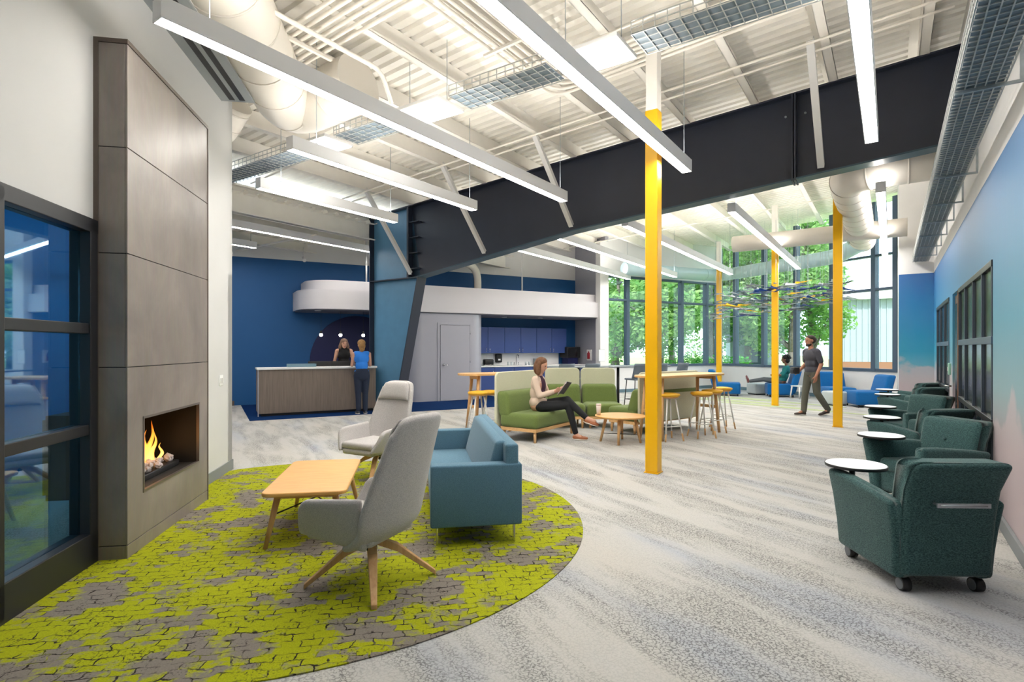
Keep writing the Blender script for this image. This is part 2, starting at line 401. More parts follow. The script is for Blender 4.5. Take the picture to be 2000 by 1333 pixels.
# ================================================================== walls
def mural():
    m = bpy.data.materials.new('sky_mural'); m.use_nodes = True; nt = m.node_tree; b = nt.nodes['Principled BSDF']
    b.inputs['Roughness'].default_value = .55
    tc = nd(nt, 'ShaderNodeTexCoord').outputs['Object']
    sx = nd(nt, 'ShaderNodeSeparateXYZ'); nt.links.new(tc, sx.inputs[0])
    z = math_(nt, 'DIVIDE', sx.outputs['Z'], 3.1)
    near = ramp(nt, z, [(.0, S(156, 138, 136)), (.22, S(166, 150, 152)), (.36, S(130, 162, 170)), (.55, S(80, 144, 168)), (.75, S(68, 128, 166)), (1, S(48, 104, 156))])
    far = ramp(nt, z, [(.0, S(156, 144, 154)), (.2, S(168, 158, 168)), (.3, S(104, 166, 182)), (.45, S(0, 140, 174)), (.7, S(0, 120, 172)), (1, S(0, 88, 154))])
    t = nd(nt, 'ShaderNodeMapRange'); t.inputs[1].default_value = -3; t.inputs[2].default_value = 6; nt.links.new(sx.outputs['Y'], t.inputs[0])
    col = mixc(nt, t.outputs[0], near, far)
    n = noise_(nt, mapped(nt, tc, scale=(1, 1, 1.2)), 1.3, 4, .5)
    zf = nd(nt, 'ShaderNodeMapRange'); zf.inputs[1].default_value = .5; zf.inputs[2].default_value = 1.45; zf.inputs[3].default_value = .35; zf.inputs[4].default_value = -.25; nt.links.new(sx.outputs['Z'], zf.inputs[0])
    cl = ramp(nt, math_(nt, 'ADD', n.outputs['Fac'], zf.outputs[0]), [(.52, (0, 0, 0, 1)), (.60, (1, 1, 1, 1))])
    col = mixc(nt, math_(nt, 'MULTIPLY', cl, .75), col, S(186, 172, 176))
    gr = noise_(nt, mapped(nt, tc, scale=(1, 40, .6)), 3, 2)
    col = mixc(nt, .04, col, gr.outputs['Color'])
    nt.links.new(col, b.inputs['Base Color'])
    return m
MURAL = mural()
DOOR_T = (.37, 1.33); WIN_A = (-2.6, 1.33); WIN_B = (1.85, 4.7); WH = 2.26
b = B()
for (y0, y1, z0, z1) in ((-14, WIN_A[0], 0, 3.07), (WIN_A[1], WIN_B[0], 0, 3.07), (WIN_B[1], 5.65, 0, 3.07), (WIN_A[0], WIN_A[1], WH, 3.07), (WIN_B[0], WIN_B[1], WH, 3.07)):
    b.box((9.77, 9.9), (y0, y1), (z0, z1))
struct(b.build('wall_right', MURAL, fr=FR))
b = B(); b.box((9.77, 9.9), (-14, 5.8), (3.07, 5.6)); struct(b.build('wall_right_upper', WHITE, fr=FR))
b = B(); b.box((9.16, 9.77), (5.65, 5.8), (0, 3.07)); struct(b.build('wall_end', MURAL, fr=FR))
b = B(); b.box((9.16, 9.77), (5.65, 5.8), (3.07, 5.6)); b.box((9.16, 9.3), (5.8, 8.6), (0, 5.6)); struct(b.build('wall_end_return', WHITE, fr=FR))
b = B(); b.box((9.745, 9.77), (-14, WIN_A[0]), (0, .11)); b.box((9.745, 9.77), (WIN_A[1], WIN_B[0]), (0, .11)); b.box((9.745, 9.77), (WIN_B[1], 5.65), (0, .11)); b.box((9.16, 9.77), (5.63, 5.65), (0, .11))
struct(b.build('baseboard_right', BASEB, fr=FR, bevel=.004))
# storefront in the right wall
DARKG = mat('dark_glass', S(14, 17, 22), .22, spec=.25)
def storefront(name, t0, t1, mull, door=None):
    root = sempty(name, FR)
    for t in mull: B().box((9.762, 9.88), (t - .016, t + .016), (0.02, WH - .02)).build('mullion', mat('mullion_slate', S(60, 70, 82), .4), root, bevel=.004)
    for zc, hh, mm in ((WH - .03, .06, BLACKF), (1.54, .07, GREYF), (.80, .06, BLACKF), (.09, .14, BLACKF)):
        B().box((9.758, 9.875), (t0, t1), (zc - hh / 2, zc + hh / 2)).build('rail', mm, root, bevel=.004)
    for a, c in zip(mull, mull[1:]):
        for z0, z1 in ((.16, .77), (.83, 1.505), (1.575, WH - .06)):
            B().box((9.785, 9.795), (a + .016, c - .016), (z0, z1)).build('pane', DARKG, root)
    B().box((9.9, 9.93), (t0, t1), (0, WH)).build('backing', BLACK, root)
    return root
s1 = storefront('window_1', WIN_A[0], DOOR_T[0], [-2.57, -1.9, -1.15, -.37, .34])
s2 = storefront('window_2', WIN_B[0], WIN_B[1], [1.88, 2.8, 3.75, 4.67])
d1 = sempty('door_1', FR)
B().box((9.8, 9.85), DOOR_T, (0.01, WH - .03)).build('door_leaf', mat('door_bronze', S(58, 44, 38), .5), d1)
B().box((9.755, 9.80), (DOOR_T[0], DOOR_T[0] + .05), (0.01, WH - .03)).build('jamb', wood('jamb_wood', S(120, 78, 50), S(140, 92, 60)), d1)
B().box((9.79, 9.80), (.55, 1.2), (.3, 2.1)).build('pane', DARKG, d1)
B().path([FW(9.70, .5, .95), FW(9.64, .5, .95), FW(9.64, .62, .95)], .012).build('handle', CHROME, d1)
t_ = thing('thermostat', 'small pale green wall control beside the dark door', 'control', (9.755, 1.6, 1.15), 0, fr=FR)
B().rbox((-.02, .015), (-.05, .05), (-.09, .09), .01).build('body', mat('control_green', S(150, 196, 176), .5), t_)
B().box((-.024, -.018), (-.02, .02), (-.03, .03)).build('screen', WHITE, t_)

# fireplace wall -------------------------------------------------------------
WX = -.21
b = B()
b.box((WX - .15, WX), (-7.6, 2.95), (2.35, 5.4)); b.box((WX - .15, WX), (-7.6, -3.5), (0, 2.35))
b.box((WX - .15, WX), (2.0, 2.95), (0, 2.35)); b.box((WX - .15, WX), (0.02, 1.56), (0, .37)); b.box((WX - .15, WX), (0.02, 1.56), (1.0, 2.35)); b.box((WX - .15, WX), (0.02, .2), (.37, 1.0)); b.box((WX - .15, WX), (1.34, 1.56), (.37, 1.0)); b.box((WX - .15, WX), (1.56, 2.0), (2.33, 2.35))
b.box((-7.5, WX), (2.80, 2.95), (0, 5.4))
struct(b.build('wall_left', mat('wall_left_paint', S(208, 208, 207), .6, noise=.02, nscale=2), fr=FF))
b = B(); b.box((WX, WX + .012), (2.0, 2.962), (0, .12)); b.box((WX - .15, WX + .012), (2.95, 2.962), (0, .12)); struct(b.build('baseboard_left', BASEB, fr=FF))
STG = glass('storefront_glass', (.50, .80, .93, 1), .12, (.75, .9, 1, 1))
def sfront(name, y0, y1, mulls, kick=.22, rails=(.92, 1.60)):
    root = sempty(name, FF)
    for y in mulls: B().box((WX - .10, WX + .03), (y - .045, y + .045), (.02, 2.33)).build('mullion', BLACKF, root, bevel=.005)
    B().box((WX - .10, WX + .03), (y0, y1), (2.25, 2.345)).build('head', BLACKF, root, bevel=.005)
    for z in rails: B().box((WX - .08, WX + .02), (y0, y1), (z - .035, z + .035)).build('rail', BLACKF, root, bevel=.005)
    B().box((WX - .10, WX + .03), (y0, y1), (0.0, kick)).build('kick_rail', BLACKF, root, bevel=.006)
    zs = [kick] + sum([[z - .035, z + .035] for z in rails], []) + [2.25]
    for a, c in zip(mulls, mulls[1:]):
        for z0, z1 in zip(zs[::2], zs[1::2]):
            B().box((WX - .045, WX - .033), (a + .045, c - .045), (z0, z1)).build('pane', STG, root)
    return root
sfront('window_3', -3.5, .0, [-3.45, -2.15, -.93, -.05])
sfront('window_4', 1.56, 2.0, [1.60, 1.96])
# meeting room behind the glass
b = B(); b.box((-5.2, -5.0), (-8, 2.8), (0, 3.2)); struct(b.build('wall_meeting_back', mat('meeting_blue_back', S(16, 120, 180), .6), fr=FF))
b = B(); b.box((-5.0, -.36), (-8, 2.8), (3.0, 3.1)); struct(b.build('ceiling_meeting', mat('meeting_ceiling', S(120, 150, 165), .7), fr=FF))
b = B(); b.box((-5.0, -.36), (2.6, 2.78), (0, 3.0)); struct(b.build('wall_meeting_side', mat('meeting_blue', S(24, 128, 190), .6), fr=FF))
mt = thing('meeting_lamp', 'thin white hexagonal ring pendant seen through the left glass wall', 'lamp', (-2.2, 1.0, 2.25), 0, fr=FF)
hx = [(.55 * math.cos(PI * k / 3), .75 * math.sin(PI * k / 3), 0) for k in range(7)]
bb = B()
for p, q in zip(hx, hx[1:]): bb.bar(p, q, .035, .035)
bb.build('ring', emitter('ring_lamp', (.85, .96, 1), 22), mt)
bb = B()
for k in (0, 2, 4): bb.tube(hx[k], (0, 0, .75), .004, n=6)
bb.build('cable', BLACK, mt)
mtb = thing('meeting_table', 'white meeting table behind the left glass wall', 'table', (-2.4, .4, 0), 0, fr=FF)
B().rbox((-.6, .6), (-1.2, 1.2), (.70, .74), .015).build('tabletop', TABLEW, mtb)
for sy in (-.7, .7): B().tube((0, sy, 0), (0, sy, .70), .05).lathe([(.3, 0), (.3, .02), (.05, .04)], 20, (0, sy, 0)).build('pedestal', CHROME, mtb)
mc = thing('meeting_chair', 'dark teal shell chair behind the left glass wall', 'chair', (-1.0, -.75, 0), 1.2, fr=FF)
B().grid(lambda u, v: Vector(((u - .5) * .5, -.22 - .12 * v + .12 * abs(u - .5) * 2 * v, .45 + .4 * v)), 8, 6).build('backrest', mat('teal_shell', S(20, 66, 84), .5), mc, mods=[('SOLIDIFY', dict(thickness=.02))])
B().rbox((-.24, .24), (-.24, .24), (.42, .47), .02).build('seat', MATS['teal_shell'], mc)
for sx in (-.2, .2):
    for sy in (-.2, .2): B().tube((sx, sy, .43), (sx * 1.2, sy * 1.2, 0), .012).build('leg', BLACK, mc)
struct(B().box((-3, 3), (-.1, .1), (0, 5.6)).build('wall_behind', WHITE, loc=(-1.6, -3.2, 0)))

# reception / kitchen walls ----------------------------------------------------
struct(B().box((-14.2, .2), (1.54, 1.7), (0, 3.81)).build('wall_back', BLUEW, fr=FE))
struct(B().box((-14.2, .2), (1.54, 1.7), (3.81, 5.4)).build('wall_back_upper', WHITE, fr=FE))
struct(B().box((-.02, .12), (-.1, 1.54), (0, 5.2)).build('wall_kitchen_end', GREYW, fr=FE))
struct(B().box((-.22, .12), (-.12, .12), (0, 4.9)).build('wall_pillar', WHITE, fr=FE, bevel=.004))
b = B(); b.prism([(-10.5, 4.5, 0), (-10.5, 12.5, 0), (-10.7, 12.5, 0), (-10.7, 4.5, 0)], (0, 0, 5.4)); struct(b.build('wall_far_left', BLUEW))
struct(B().box((-14.2, -10.6), (1.51, 1.54), (0, .12)).build('baseboard_back', mat('base_brown', S(96, 82, 74), .6), fr=FE))
d2 = sempty('door_2', FE)
B().box((-11.9, -10.95), (1.49, 1.54), (0, 2.35)).build('door_leaf', BLUEW, d2, bevel=.004)
for x0, x1, z0, z1 in ((-12.0, -11.9, 0, 2.45), (-10.95, -10.85, 0, 2.45), (-11.9, -10.95, 2.35, 2.45)): B().box((x0, x1), (1.50, 1.54), (z0, z1)).build('jamb', BLUEW, d2, bevel=.004)

# window walls -----------------------------------------------------------------
FV = Frame((7.6, 20.4), math.atan2(-5.97, 2.45))
GLZ = glass('clear_glass', (.93, .97, .97, 1), .0)
def zroof(s): return 4.68 + .0651 * s
SILL = .84
struct(B().box((0, 5.35), (0, .16), (0, SILL)).box((0, 5.35), (0, .16), (3.84, 5.2)).build('wall_window_left', WHITE, fr=FE))
struct(B().box((-.1, 6.46), (0, .16), (0, SILL)).build('wall_window_right', WHITE, fr=FV))
struct(B().box((.1, 5.3), (-.012, 0), (0, .11)).build('baseboard_window_left', mat('base_teal', S(96, 122, 134), .6), fr=FE))
struct(B().box((0, 6.4), (-.012, 0), (0, .11)).build('baseboard_window_right', MATS['base_teal'], fr=FV))
w5 = sempty('window_5', FE)
xs = [.03, 1.0, 2.23, 3.46, 4.70, 5.30]
for x in xs: B().box((x - .06, x + .06), (-.05, .12), (SILL, 3.84)).build('mullion', GREYF, w5, bevel=.004)
for z, h in ((SILL + .03, .08), (3.05, .07), (3.81, .07)): B().box((0, 5.35), (-.04, .12), (z - h / 2, z + h / 2)).build('rail', GREYF, w5, bevel=.004)
for a, c in zip(xs, xs[1:]):
    for z0, z1 in ((SILL + .07, 3.01), (3.09, 3.77)): B().box((a + .06, c - .06), (.03, .042), (z0, z1)).build('pane', GLZ, w5)
w6 = sempty('window_6', FV)
xs = [.05, .84, 2.1, 3.36, 4.6, 5.84, 6.42]
ztop = lambda u: zroof(3.75 + .836 * u) + .2
for x in xs:
    B().box((x - .06, x + .06), (-.05, .12), (SILL, ztop(x) - .02)).build('mullion', GREYF, w6, bevel=.004)
for z, h in ((SILL + .03, .08), (3.05, .07), (3.97, .05)): B().box((0, 6.46), (-.04, .12), (z - h / 2, z + h / 2)).build('rail', GREYF, w6, bevel=.004)
for a, c in zip(xs, xs[1:]):
    for z0, z1 in ((SILL + .07, 3.01), (3.09, 3.94)): B().box((a + .06, c - .06), (.03, .042), (z0, z1)).build('pane', GLZ, w6)
    B().prism([(a + .06, .03, 4.0), (c - .06, .03, 4.0), (c - .06, .03, ztop(c) - .05), (a + .06, .03, ztop(a) - .05)], (0, .012, 0)).build('pane', GLZ, w6)

# ================================================================== roof
ceil = sempty('ceiling', FR)
def deck(s0, s1, t0, zf, w=.9, n=5, hh=.042):
    b = B(); p = w / n; prof = []
    for i in range(n): prof += [(i * p, hh), (i * p + .05, hh), (i * p + .07, 0), (i * p + p - .02, 0)]
    prof.append((w, hh))
    A = [b.bm.verts.new((s0, y, zf(s0) + z)) for y, z in prof]; C = [b.bm.verts.new((s1, y, zf(s1) + z)) for y, z in prof]
    for i in range(len(prof) - 1): b.bm.faces.new((A[i], A[i + 1], C[i + 1], C[i]))
    o = b.build('deck_panel', CEILW, ceil); o.location = (0, t0, 0); return o
base = None; t = -13.8
while t < 12.3:
    tm = t + .9
    if tm < 7.2:
        if base is None: base = deck(-1.3, 10.0, t, lambda s: zroof(s) + .28)
        else:
            o = base.copy(); COL.objects.link(o); o.parent = ceil; o.location = (0, t, 0)
    else:
        smx = min(10.0, 9.15 - (t - 8.5) * 1.543 + .5) if t > 7.8 else 10.0
        smn = max(-1.3, 1.365 + (t - 7.3) * .507 - .6) if t > 9.0 else -1.3
        if smx > smn: deck(smn, smx, t, lambda s: zroof(s) + .28)
    t += .9
def cpur(s, t0, t1, z0, dep=.22, name='purlin', par=None, m=None, wd=.11):
    b = B(); b.box((s - .006, s + .006), (t0, t1), (z0, z0 + dep)); b.box((s, s + wd), (t0, t1), (z0, z0 + .008)); b.box((s - wd, s), (t0, t1), (z0 + dep - .008, z0 + dep))
    b.box((s + wd - .006, s + wd), (t0, t1), (z0, z0 + .03))
    return b.build(name, m or CEILW, par or ceil)
for i in range(10):
    s = .1 + 1.025 * i
    te = 8.5 + (9.15 - s) / 1.543 if s > 3.75 else 7.3 + max(0, s - 1.365) / .507
    cpur(s, -13.6, min(te, 11.9), zroof(s), .28)
# heavier white girders following the span between the purlins
for tt in (-8.3, 3.6):
    b = B()
    for (z0, z1, hw) in ((-.30, -.285, .07), (-.285, -.015, .006), (-.015, 0, .07)):
        b.prism([(-1.2, tt - hw, zroof(-1.2) + z0), (9.75, tt - hw, zroof(9.75) + z0), (9.75, tt - hw, zroof(9.75) + z1), (-1.2, tt - hw, zroof(-1.2) + z1)], (0, 2 * hw, 0))
    b.build('girder', CEILW, ceil)
# lower roof over the reception side
ceil2 = sempty('ceiling', FR)
zl = lambda s: 4.42 + .05 * (s + 1.2)
base2 = None; t = -9.0
while t < 8.4:
    b = B(); pitch = .3
    if base2 is None:
        prof = []
        for i in range(3): prof += [(i * .3, .05), (i * .3 + .05, .05), (i * .3 + .08, 0), (i * .3 + .27, 0)]
        prof.append((.9, .05))
        A = [b.bm.verts.new((-9.5, y, zl(-9.5) + z)) for y, z in prof]; C = [b.bm.verts.new((-1.1, y, zl(-1.1) + z)) for y, z in prof]
        for i in range(len(prof) - 1): b.bm.faces.new((A[i], A[i + 1], C[i + 1], C[i]))
        base2 = b.build('deck_panel', CEILW, ceil2); base2.location = (0, t, 0)
    else:
        b.bm.free(); o = base2.copy(); COL.objects.link(o); o.parent = ceil2; o.location = (0, t, 0)
    t += .9
for s in (-2.6, -4.0, -5.4, -6.8): cpur(s, -8.5, 8.2, zl(s) - .24, .24, 'joist', ceil2)
# eave beam on the column line
b = B(); b.box((-1.32, -1.26), (-9, 8.2), (4.05, 4.62)); b.box((-1.40, -1.18), (-9, 8.2), (4.05, 4.075)); b.box((-1.32, -1.16), (-9, 8.2), (4.55, 4.575))
b.build('eave_beam', CEILW, ceil2)

# ================================================================== steel frame
sf = thing('steel_frame', 'charcoal tapered steel roof beam with slate blue column, spanning the whole room', 'beam', (0, 0, 0), fr=FR)
BOT = [(.33, 3.06), (4.2, 3.62), (9.77, 4.10)]
def zbot(s):
    for (a, za), (c, zc) in zip(BOT, BOT[1:]):
        if s <= c: return za + (zc - za) * (s - a) / (c - a)
    return BOT[-1][1]
TOP = lambda s: zroof(s) - .01
w2 = .008
B().prism([(.33, -w2, BOT[0][1]), (4.2, -w2, BOT[1][1]), (9.76, -w2, BOT[2][1]), (9.76, -w2, TOP(9.76)), (.33, -w2, TOP(.33))], (0, 2 * w2, 0)).build('beam_web', NAVYST, sf)
B().prism([(.02, -w2, 3.06), (.33, -w2, 3.06), (.33, -w2, TOP(.33)), (-.0, -w2, TOP(0)), (.02, -w2, 3.06 + .7)], (0, 2 * w2, 0)).build('knee_web', NAVYST, sf)
for nm, pts, m in (('top_flange', [(-1.24, TOP(-1.24)), (9.76, TOP(9.76))], NAVYST), ('bottom_flange', [(.02, 3.05)] + BOT[:], mat('flange_teal', S(50, 78, 94), .4))):
    b = B()
    for (a, za), (c, zc) in zip(pts, pts[1:]):
        b.prism([(a, -.13, za - .012), (c, -.13, zc - .012), (c, -.13, zc + .012), (a, -.13, za + .012)], (0, .26, 0))
    b.build(nm, m, sf)
B().prism([(-1.22, -w2, 0), (-.42, -w2, 0), (.30, -w2, 3.06), (.02, -w2, TOP(.0)), (-1.22, -w2, TOP(-1.22))], (0, 2 * w2, 0)).build('column_web', BLUEST, sf)
B().box((-1.245, -1.22), (-.14, .14), (0, TOP(-1.22))).build('outer_flange', NAVYST, sf)
B().prism([(-.42, -.14, 0), (-.395, -.14, 0), (.345, -.14, 3.06), (.32, -.14, 3.06)], (0, .28, 0)).build('inner_flange', NAVYST, sf)
B().box((-1.22, .33), (-.13, .13), (3.04, 3.065)).build('knee_plate', NAVYST, sf)
B().box((.0, .05), (-.14, .14), (3.06, TOP(0) - .02)).build('end_plate', NAVYST, sf)
for z in (3.25, 3.6, 3.95, 4.3): B().box((.05, .33), (-.12, -.01), (z, z + .015)).build('stiffener', NAVYST, sf)
for s in (7.85, ):
    for ds in (-.02, .02): B().box((s + ds - .012, s + ds + .012), (-.15, .15), (zbot(s) - .03, TOP(s))).build('splice_plate', NAVYST, sf)
for ds in (-.12, .14): B().tube((7.85 + ds, -.03, 4.9), (7.85 + ds, -.01, 4.9), .016).build('bolt', GALV, sf)
B().rbox((-1.3, -.3), (-.2, .2), (0, .03), .005).build('base_plate', NAVYST, sf)
# kicker braces
for i, (s, nm) in enumerate(((.12, 'at the blue column knee'), (2.2, 'second from the blue column'), (4.2, 'left of the near yellow column'), (8.2, 'right of the near yellow column'))):
    zb = zbot(max(s, .34)) + .06
    b = B(); b.bar(FW(s, -.15, zb), FW(s, -1.45, zroof(s) + .02), .085, .012); b.bar(FW(s + .04, -.15, zb + .03), FW(s + .04, -1.45, zroof(s) + .05), .012, .07)
    tag(b.build('beam_brace', WHITE, fr=FR), 'white diagonal kicker brace on the dark beam, ' + nm, 'brace', 'kicker braces')

# ================================================================== yellow columns
def ycol(p, ztop_, lab, wtop=None):
    r = thing('yellow_column', lab, 'column', (p[0], p[1], 0), FR.ang)
    B().box((-.075, .075), (-.075, .075), (.012, ztop_)).build('shaft', YELLOW, r, bevel=.008)
    B().box((-.085, .085), (-.085, .085), (0, .012)).build('base', YELLOW, r)
    if wtop: B().box((-.07, .07), (-.07, .07), (ztop_, wtop)).build('upper_shaft', CEILW, r, bevel=.006)
ycol((1.67, 6.53), 4.26, 'thick yellow steel column nearest the camera, in front of the dark beam', 5.12)
ycol((6.07, 10.3), 4.32, 'yellow steel column right of the walking man', 5.2)
ycol((6.72, 14.12), 4.2, 'slim yellow steel column left of the walking man', 5.1)
ycol((6.78, 18.1), 4.2, 'farthest yellow column standing by the window corner', 4.95)

# ================================================================== fireplace
def stone_mat():
    m = bpy.data.materials.new('fireplace_tile'); m.use_nodes = True; nt = m.node_tree; b = nt.nodes['Principled BSDF']
    b.inputs['Roughness'].default_value = .38
    tc = nd(nt, 'ShaderNodeTexCoord').outputs['Object']
    n = noise_(nt, mapped(nt, tc, scale=(1, 1, .7)), 2.2, 5, .6, .4); n2 = noise_(nt, mapped(nt, tc, scale=(14, 14, 1)), 4, 3)
    c = ramp(nt, n.outputs['Fac'], [(.3, S(118, 110, 106)), (.7, S(146, 137, 131))])
    c = mixc(nt, .12, c, n2.outputs['Color'], 'OVERLAY')
    nt.links.new(c, b.inputs['Base Color']); return m
TILE = stone_mat()
TRIM = mat('tile_trim', S(98, 86, 78), .4)
fp = thing('fireplace', 'tall grey-brown tiled fireplace column with a wide gas fire opening', 'fireplace', (0, 0, 0), fr=FF)
L = 1.52; OY0, OY1, OZ0, OZ1 = .235, 1.30, .42, .955
g_ = .003
B().box((WX, -.012), (.012, L - .012), (.01, OZ0 - .03)).box((WX, -.012), (.012, L - .012), (OZ1 + .03, 3.58)).box((WX, -.012), (.012, OY0 - .02), (.4, 1.0)).box((WX, -.012), (OY1 + .02, L - .012), (.4, 1.0)).build('core', BLACK, fp)
rows = [.0, .10, 1.335, 2.125, 2.86, 3.58]
for z0, z1 in zip(rows, rows[1:]):
    if z0 == .10:
        for y0, y1, a, c in ((0, OY0, z0, z1), (OY1, L, z0, z1), (OY0, OY1, z0, OZ0), (OY0, OY1, OZ1, z1)):
            B().box((-.014, 0), (y0, y1), (a + (g_ if a == z0 else 0), c - (g_ if c == z1 else 0))).build('front_tile', TILE, fp)
    else: B().box((-.014, 0), (0, L), (z0 + g_, z1 - g_)).build('front_tile', TILE, fp, bevel=.002)
    B().box((WX + .03, -.016), (-.002, .012), (z0 + g_, z1 - g_)).build('side_tile', TILE, fp, bevel=.002)
    B().box((WX + .03, -.016), (L - .012, L + .002), (z0 + g_, z1 - g_)).build('side_tile', TILE, fp, bevel=.002)
B().box((WX, WX + .03), (-.006, .012), (0, 3.58)).build('side_trim', TRIM, fp)
B().box((WX, .004), (-.006, L + .006), (3.58, 3.61)).build('cap', TRIM, fp)
B().box((-.012, .006), (L - .004, L + .006), (0, 3.58)).build('edge_trim', TRIM, fp)
FBX = mat('firebox_dark', S(40, 36, 32), .55)
b = B()
b.box((-.62, -.02), (OY0 - .03, OY1 + .03), (OZ0 - .04, OZ0)); b.box((-.62, -.02), (OY0 - .03, OY1 + .03), (OZ1, OZ1 + .03))
b.box((-.64, -.60), (OY0 - .03, OY1 + .03), (OZ0, OZ1)); b.box((-.62, -.02), (OY0 - .03, OY0), (OZ0, OZ1)); b.box((-.62, -.02), (OY1, OY1 + .03), (OZ0, OZ1))
b.build('firebox', FBX, fp)
b = B()
for y0, y1, z0, z1 in ((OY0 - .012, OY1 + .012, OZ0 - .012, OZ0 + .006), (OY0 - .012, OY1 + .012, OZ1 - .006, OZ1 + .012), (OY0 - .012, OY0 + .006, OZ0, OZ1), (OY1 - .006, OY1 + .012, OZ0, OZ1)): b.box((-.02, .004), (y0, y1), (z0, z1))
b.build('opening_trim', mat('opening_steel', S(120, 112, 106), .35, metal=.6), fp)
# the hole in the wall behind is the firebox; burner, stones and flames
bn = thing('gas_burner', 'burner tray with pale stones and orange flames in the fireplace', 'burner', (-.26, 0, OZ0), fr=FF)
B().rbox((-.14, .14), (OY0 + .1, OY1 - .12), (.0, .05), .01).build('tray', BLACK, bn)
STN = mat('ember_stone', S(196, 186, 186), .8, noise=.25, nscale=20)
rs = random.Random(3); stone = None
for i in range(46):
    y = OY0 + .14 + (OY1 - OY0 - .3) * (i + .5) / 46
    if stone is None:
        bb = B(); bmesh.ops.create_icosphere(bb.bm, subdivisions=2, radius=1)
        for v in bb.bm.verts: v.co *= 1 + .25 * math.sin(v.co.x * 5 + v.co.y * 3) * math.cos(v.co.z * 4)
        stone = bb.build('stone', STN, bn); o = stone
    else: o = stone.copy(); COL.objects.link(o); o.parent = bn
    k = rs.uniform(.018, .032); o.scale = (k * 1.1, k * rs.uniform(.9, 1.5), k * .8); o.rotation_euler = (rs.uniform(0, 3), rs.uniform(0, 3), rs.uniform(0, 3))
    o.location = (rs.uniform(-.10, .12), y, .062 + rs.uniform(0, .02))
def flame_mat():
    m = bpy.data.materials.new('flame'); m.use_nodes = True; nt = m.node_tree
    for n in list(nt.nodes):
        if n.type == 'BSDF_PRINCIPLED': nt.nodes.remove(n)
    out = [n for n in nt.nodes if n.type == 'OUTPUT_MATERIAL'][0]
    tc = nd(nt, 'ShaderNodeTexCoord'); sx = nd(nt, 'ShaderNodeSeparateXYZ'); nt.links.new(tc.outputs['Object'], sx.inputs[0])
    nz = noise_(nt, mapped(nt, tc.outputs['Object'], scale=(30, 30, 8)), 1, 3)
    z = math_(nt, 'ADD', sx.outputs['Z'], math_(nt, 'MULTIPLY', math_(nt, 'SUBTRACT', nz.outputs['Fac'], .5), .25))
    col = ramp(nt, z, [(.05, (1, .55, .16, 1)), (.2, (1, .42, .06, 1)), (.36, (1, .22, .015, 1)), (.48, (.8, .10, .005, 1))])
    e = nd(nt, 'ShaderNodeEmission'); e.inputs[1].default_value = 2.6; nt.links.new(col, e.inputs[0])
    tr = nd(nt, 'ShaderNodeBsdfTransparent'); mx = nd(nt, 'ShaderNodeMixShader')
    lw = nd(nt, 'ShaderNodeLayerWeight'); lw.inputs[0].default_value = .35
    al = ramp(nt, z, [(.0, (.35, .35, .35, 1)), (.1, (.8, .8, .8, 1)), (.30, (.6, .6, .6, 1)), (.47, (.15, .15, .15, 1))])
    f = math_(nt, 'MULTIPLY', al, math_(nt, 'SUBTRACT', 1.0, lw.outputs['Facing']))
    nt.links.new(f, mx.inputs[0]); nt.links.new(tr.outputs[0], mx.inputs[1]); nt.links.new(e.outputs[0], mx.inputs[2]); nt.links.new(mx.outputs[0], out.inputs[0])
    return m
FLM = flame_mat()
for (y, hgt, wd, ln) in ((.40, .22, .035, .02), (.47, .30, .045, .0), (.55, .36, .055, -.02), (.62, .47, .05, .03), (.69, .40, .06, .05), (.76, .33, .05, .01), (.84, .30, .045, .03), (.92, .36, .045, .05), (1.0, .26, .04, .03), (.58, .25, .05, .0), (.73, .24, .05, -.02), (.88, .22, .04, 0), (1.07, .16, .03, .01)):
    b = B(); n = 14; rings = []
    ph = rs.uniform(0, 6); dx = rs.uniform(-.05, .05)
    def fpt(u, v):
        r = wd * (math.sin(PI * min(v ** .55, 1)) * .9 + .02) * (1 - .35 * v)
        sway = ln * v * 2 + .02 * math.sin(v * 7 + ph) * v
        a = 2 * PI * u
        return Vector((dx + .6 * r * math.cos(a) + .012 * math.sin(v * 9 + ph), sway + r * math.sin(a) * (1 + .25 * math.sin(v * 11 + ph + 2 * a)), .06 + hgt * v))
    b.grid(fpt, 12, 16); o = b.build('flame', FLM, bn); o.location = (0, y, 0)
# ================================================================== linear lights
LZ = 3.67
def linear(s, t0, t1, z, lab, roofz, wd=.125, hh=.15, up=True):
    r = thing('linear_light', lab, 'light', (s, (t0 + t1) / 2, z), 0, 'suspended linear lights', FR)
    Lh = (t1 - t0) / 2
    b = B(); b.box((-wd / 2, wd / 2), (-Lh, Lh), (.012, hh)); b.box((-wd / 2, -wd / 2 + .008), (-Lh, Lh), (0, .012)); b.box((wd / 2 - .008, wd / 2), (-Lh, Lh), (0, .012))
    b.box((-wd / 2, wd / 2), (-Lh, -Lh + .008), (0, .012)); b.box((-wd / 2, wd / 2), (Lh - .008, Lh), (0, .012))
    b.build('housing', mat('housing_white', S(240, 240, 243), .5), r, bevel=.002)
    B().box((-wd / 2 + .008, wd / 2 - .008), (-Lh + .008, Lh - .008), (.002, .011)).build('diffuser', LAMPE, r)
    if up: B().box((-wd / 2 + .03, wd / 2 - .03), (-Lh + .05, Lh - .05), (hh, hh + .004)).build('top_diffuser', UPE, r)
    for y in (-Lh + .35, Lh - .12):
        B().tube((0, y, hh), (0, y, roofz - z), .004, n=6).tube((0, y, hh), (0, y, hh + .03), .012, n=8).build('suspension_wire', GALV, r)
Zp = lambda s: zroof(s) + .2
linear(4.96, -7.38, -1.78, LZ, 'long linear light whose near end hangs by the fireplace top', Zp(4.96))
linear(3.52, -5.43, -2.13, LZ, 'linear light hanging above the far grey armchair', Zp(3.52))
linear(1.83, -4.79, -2.22, LZ, 'linear light pointing at the top of the blue column', Zp(1.83))
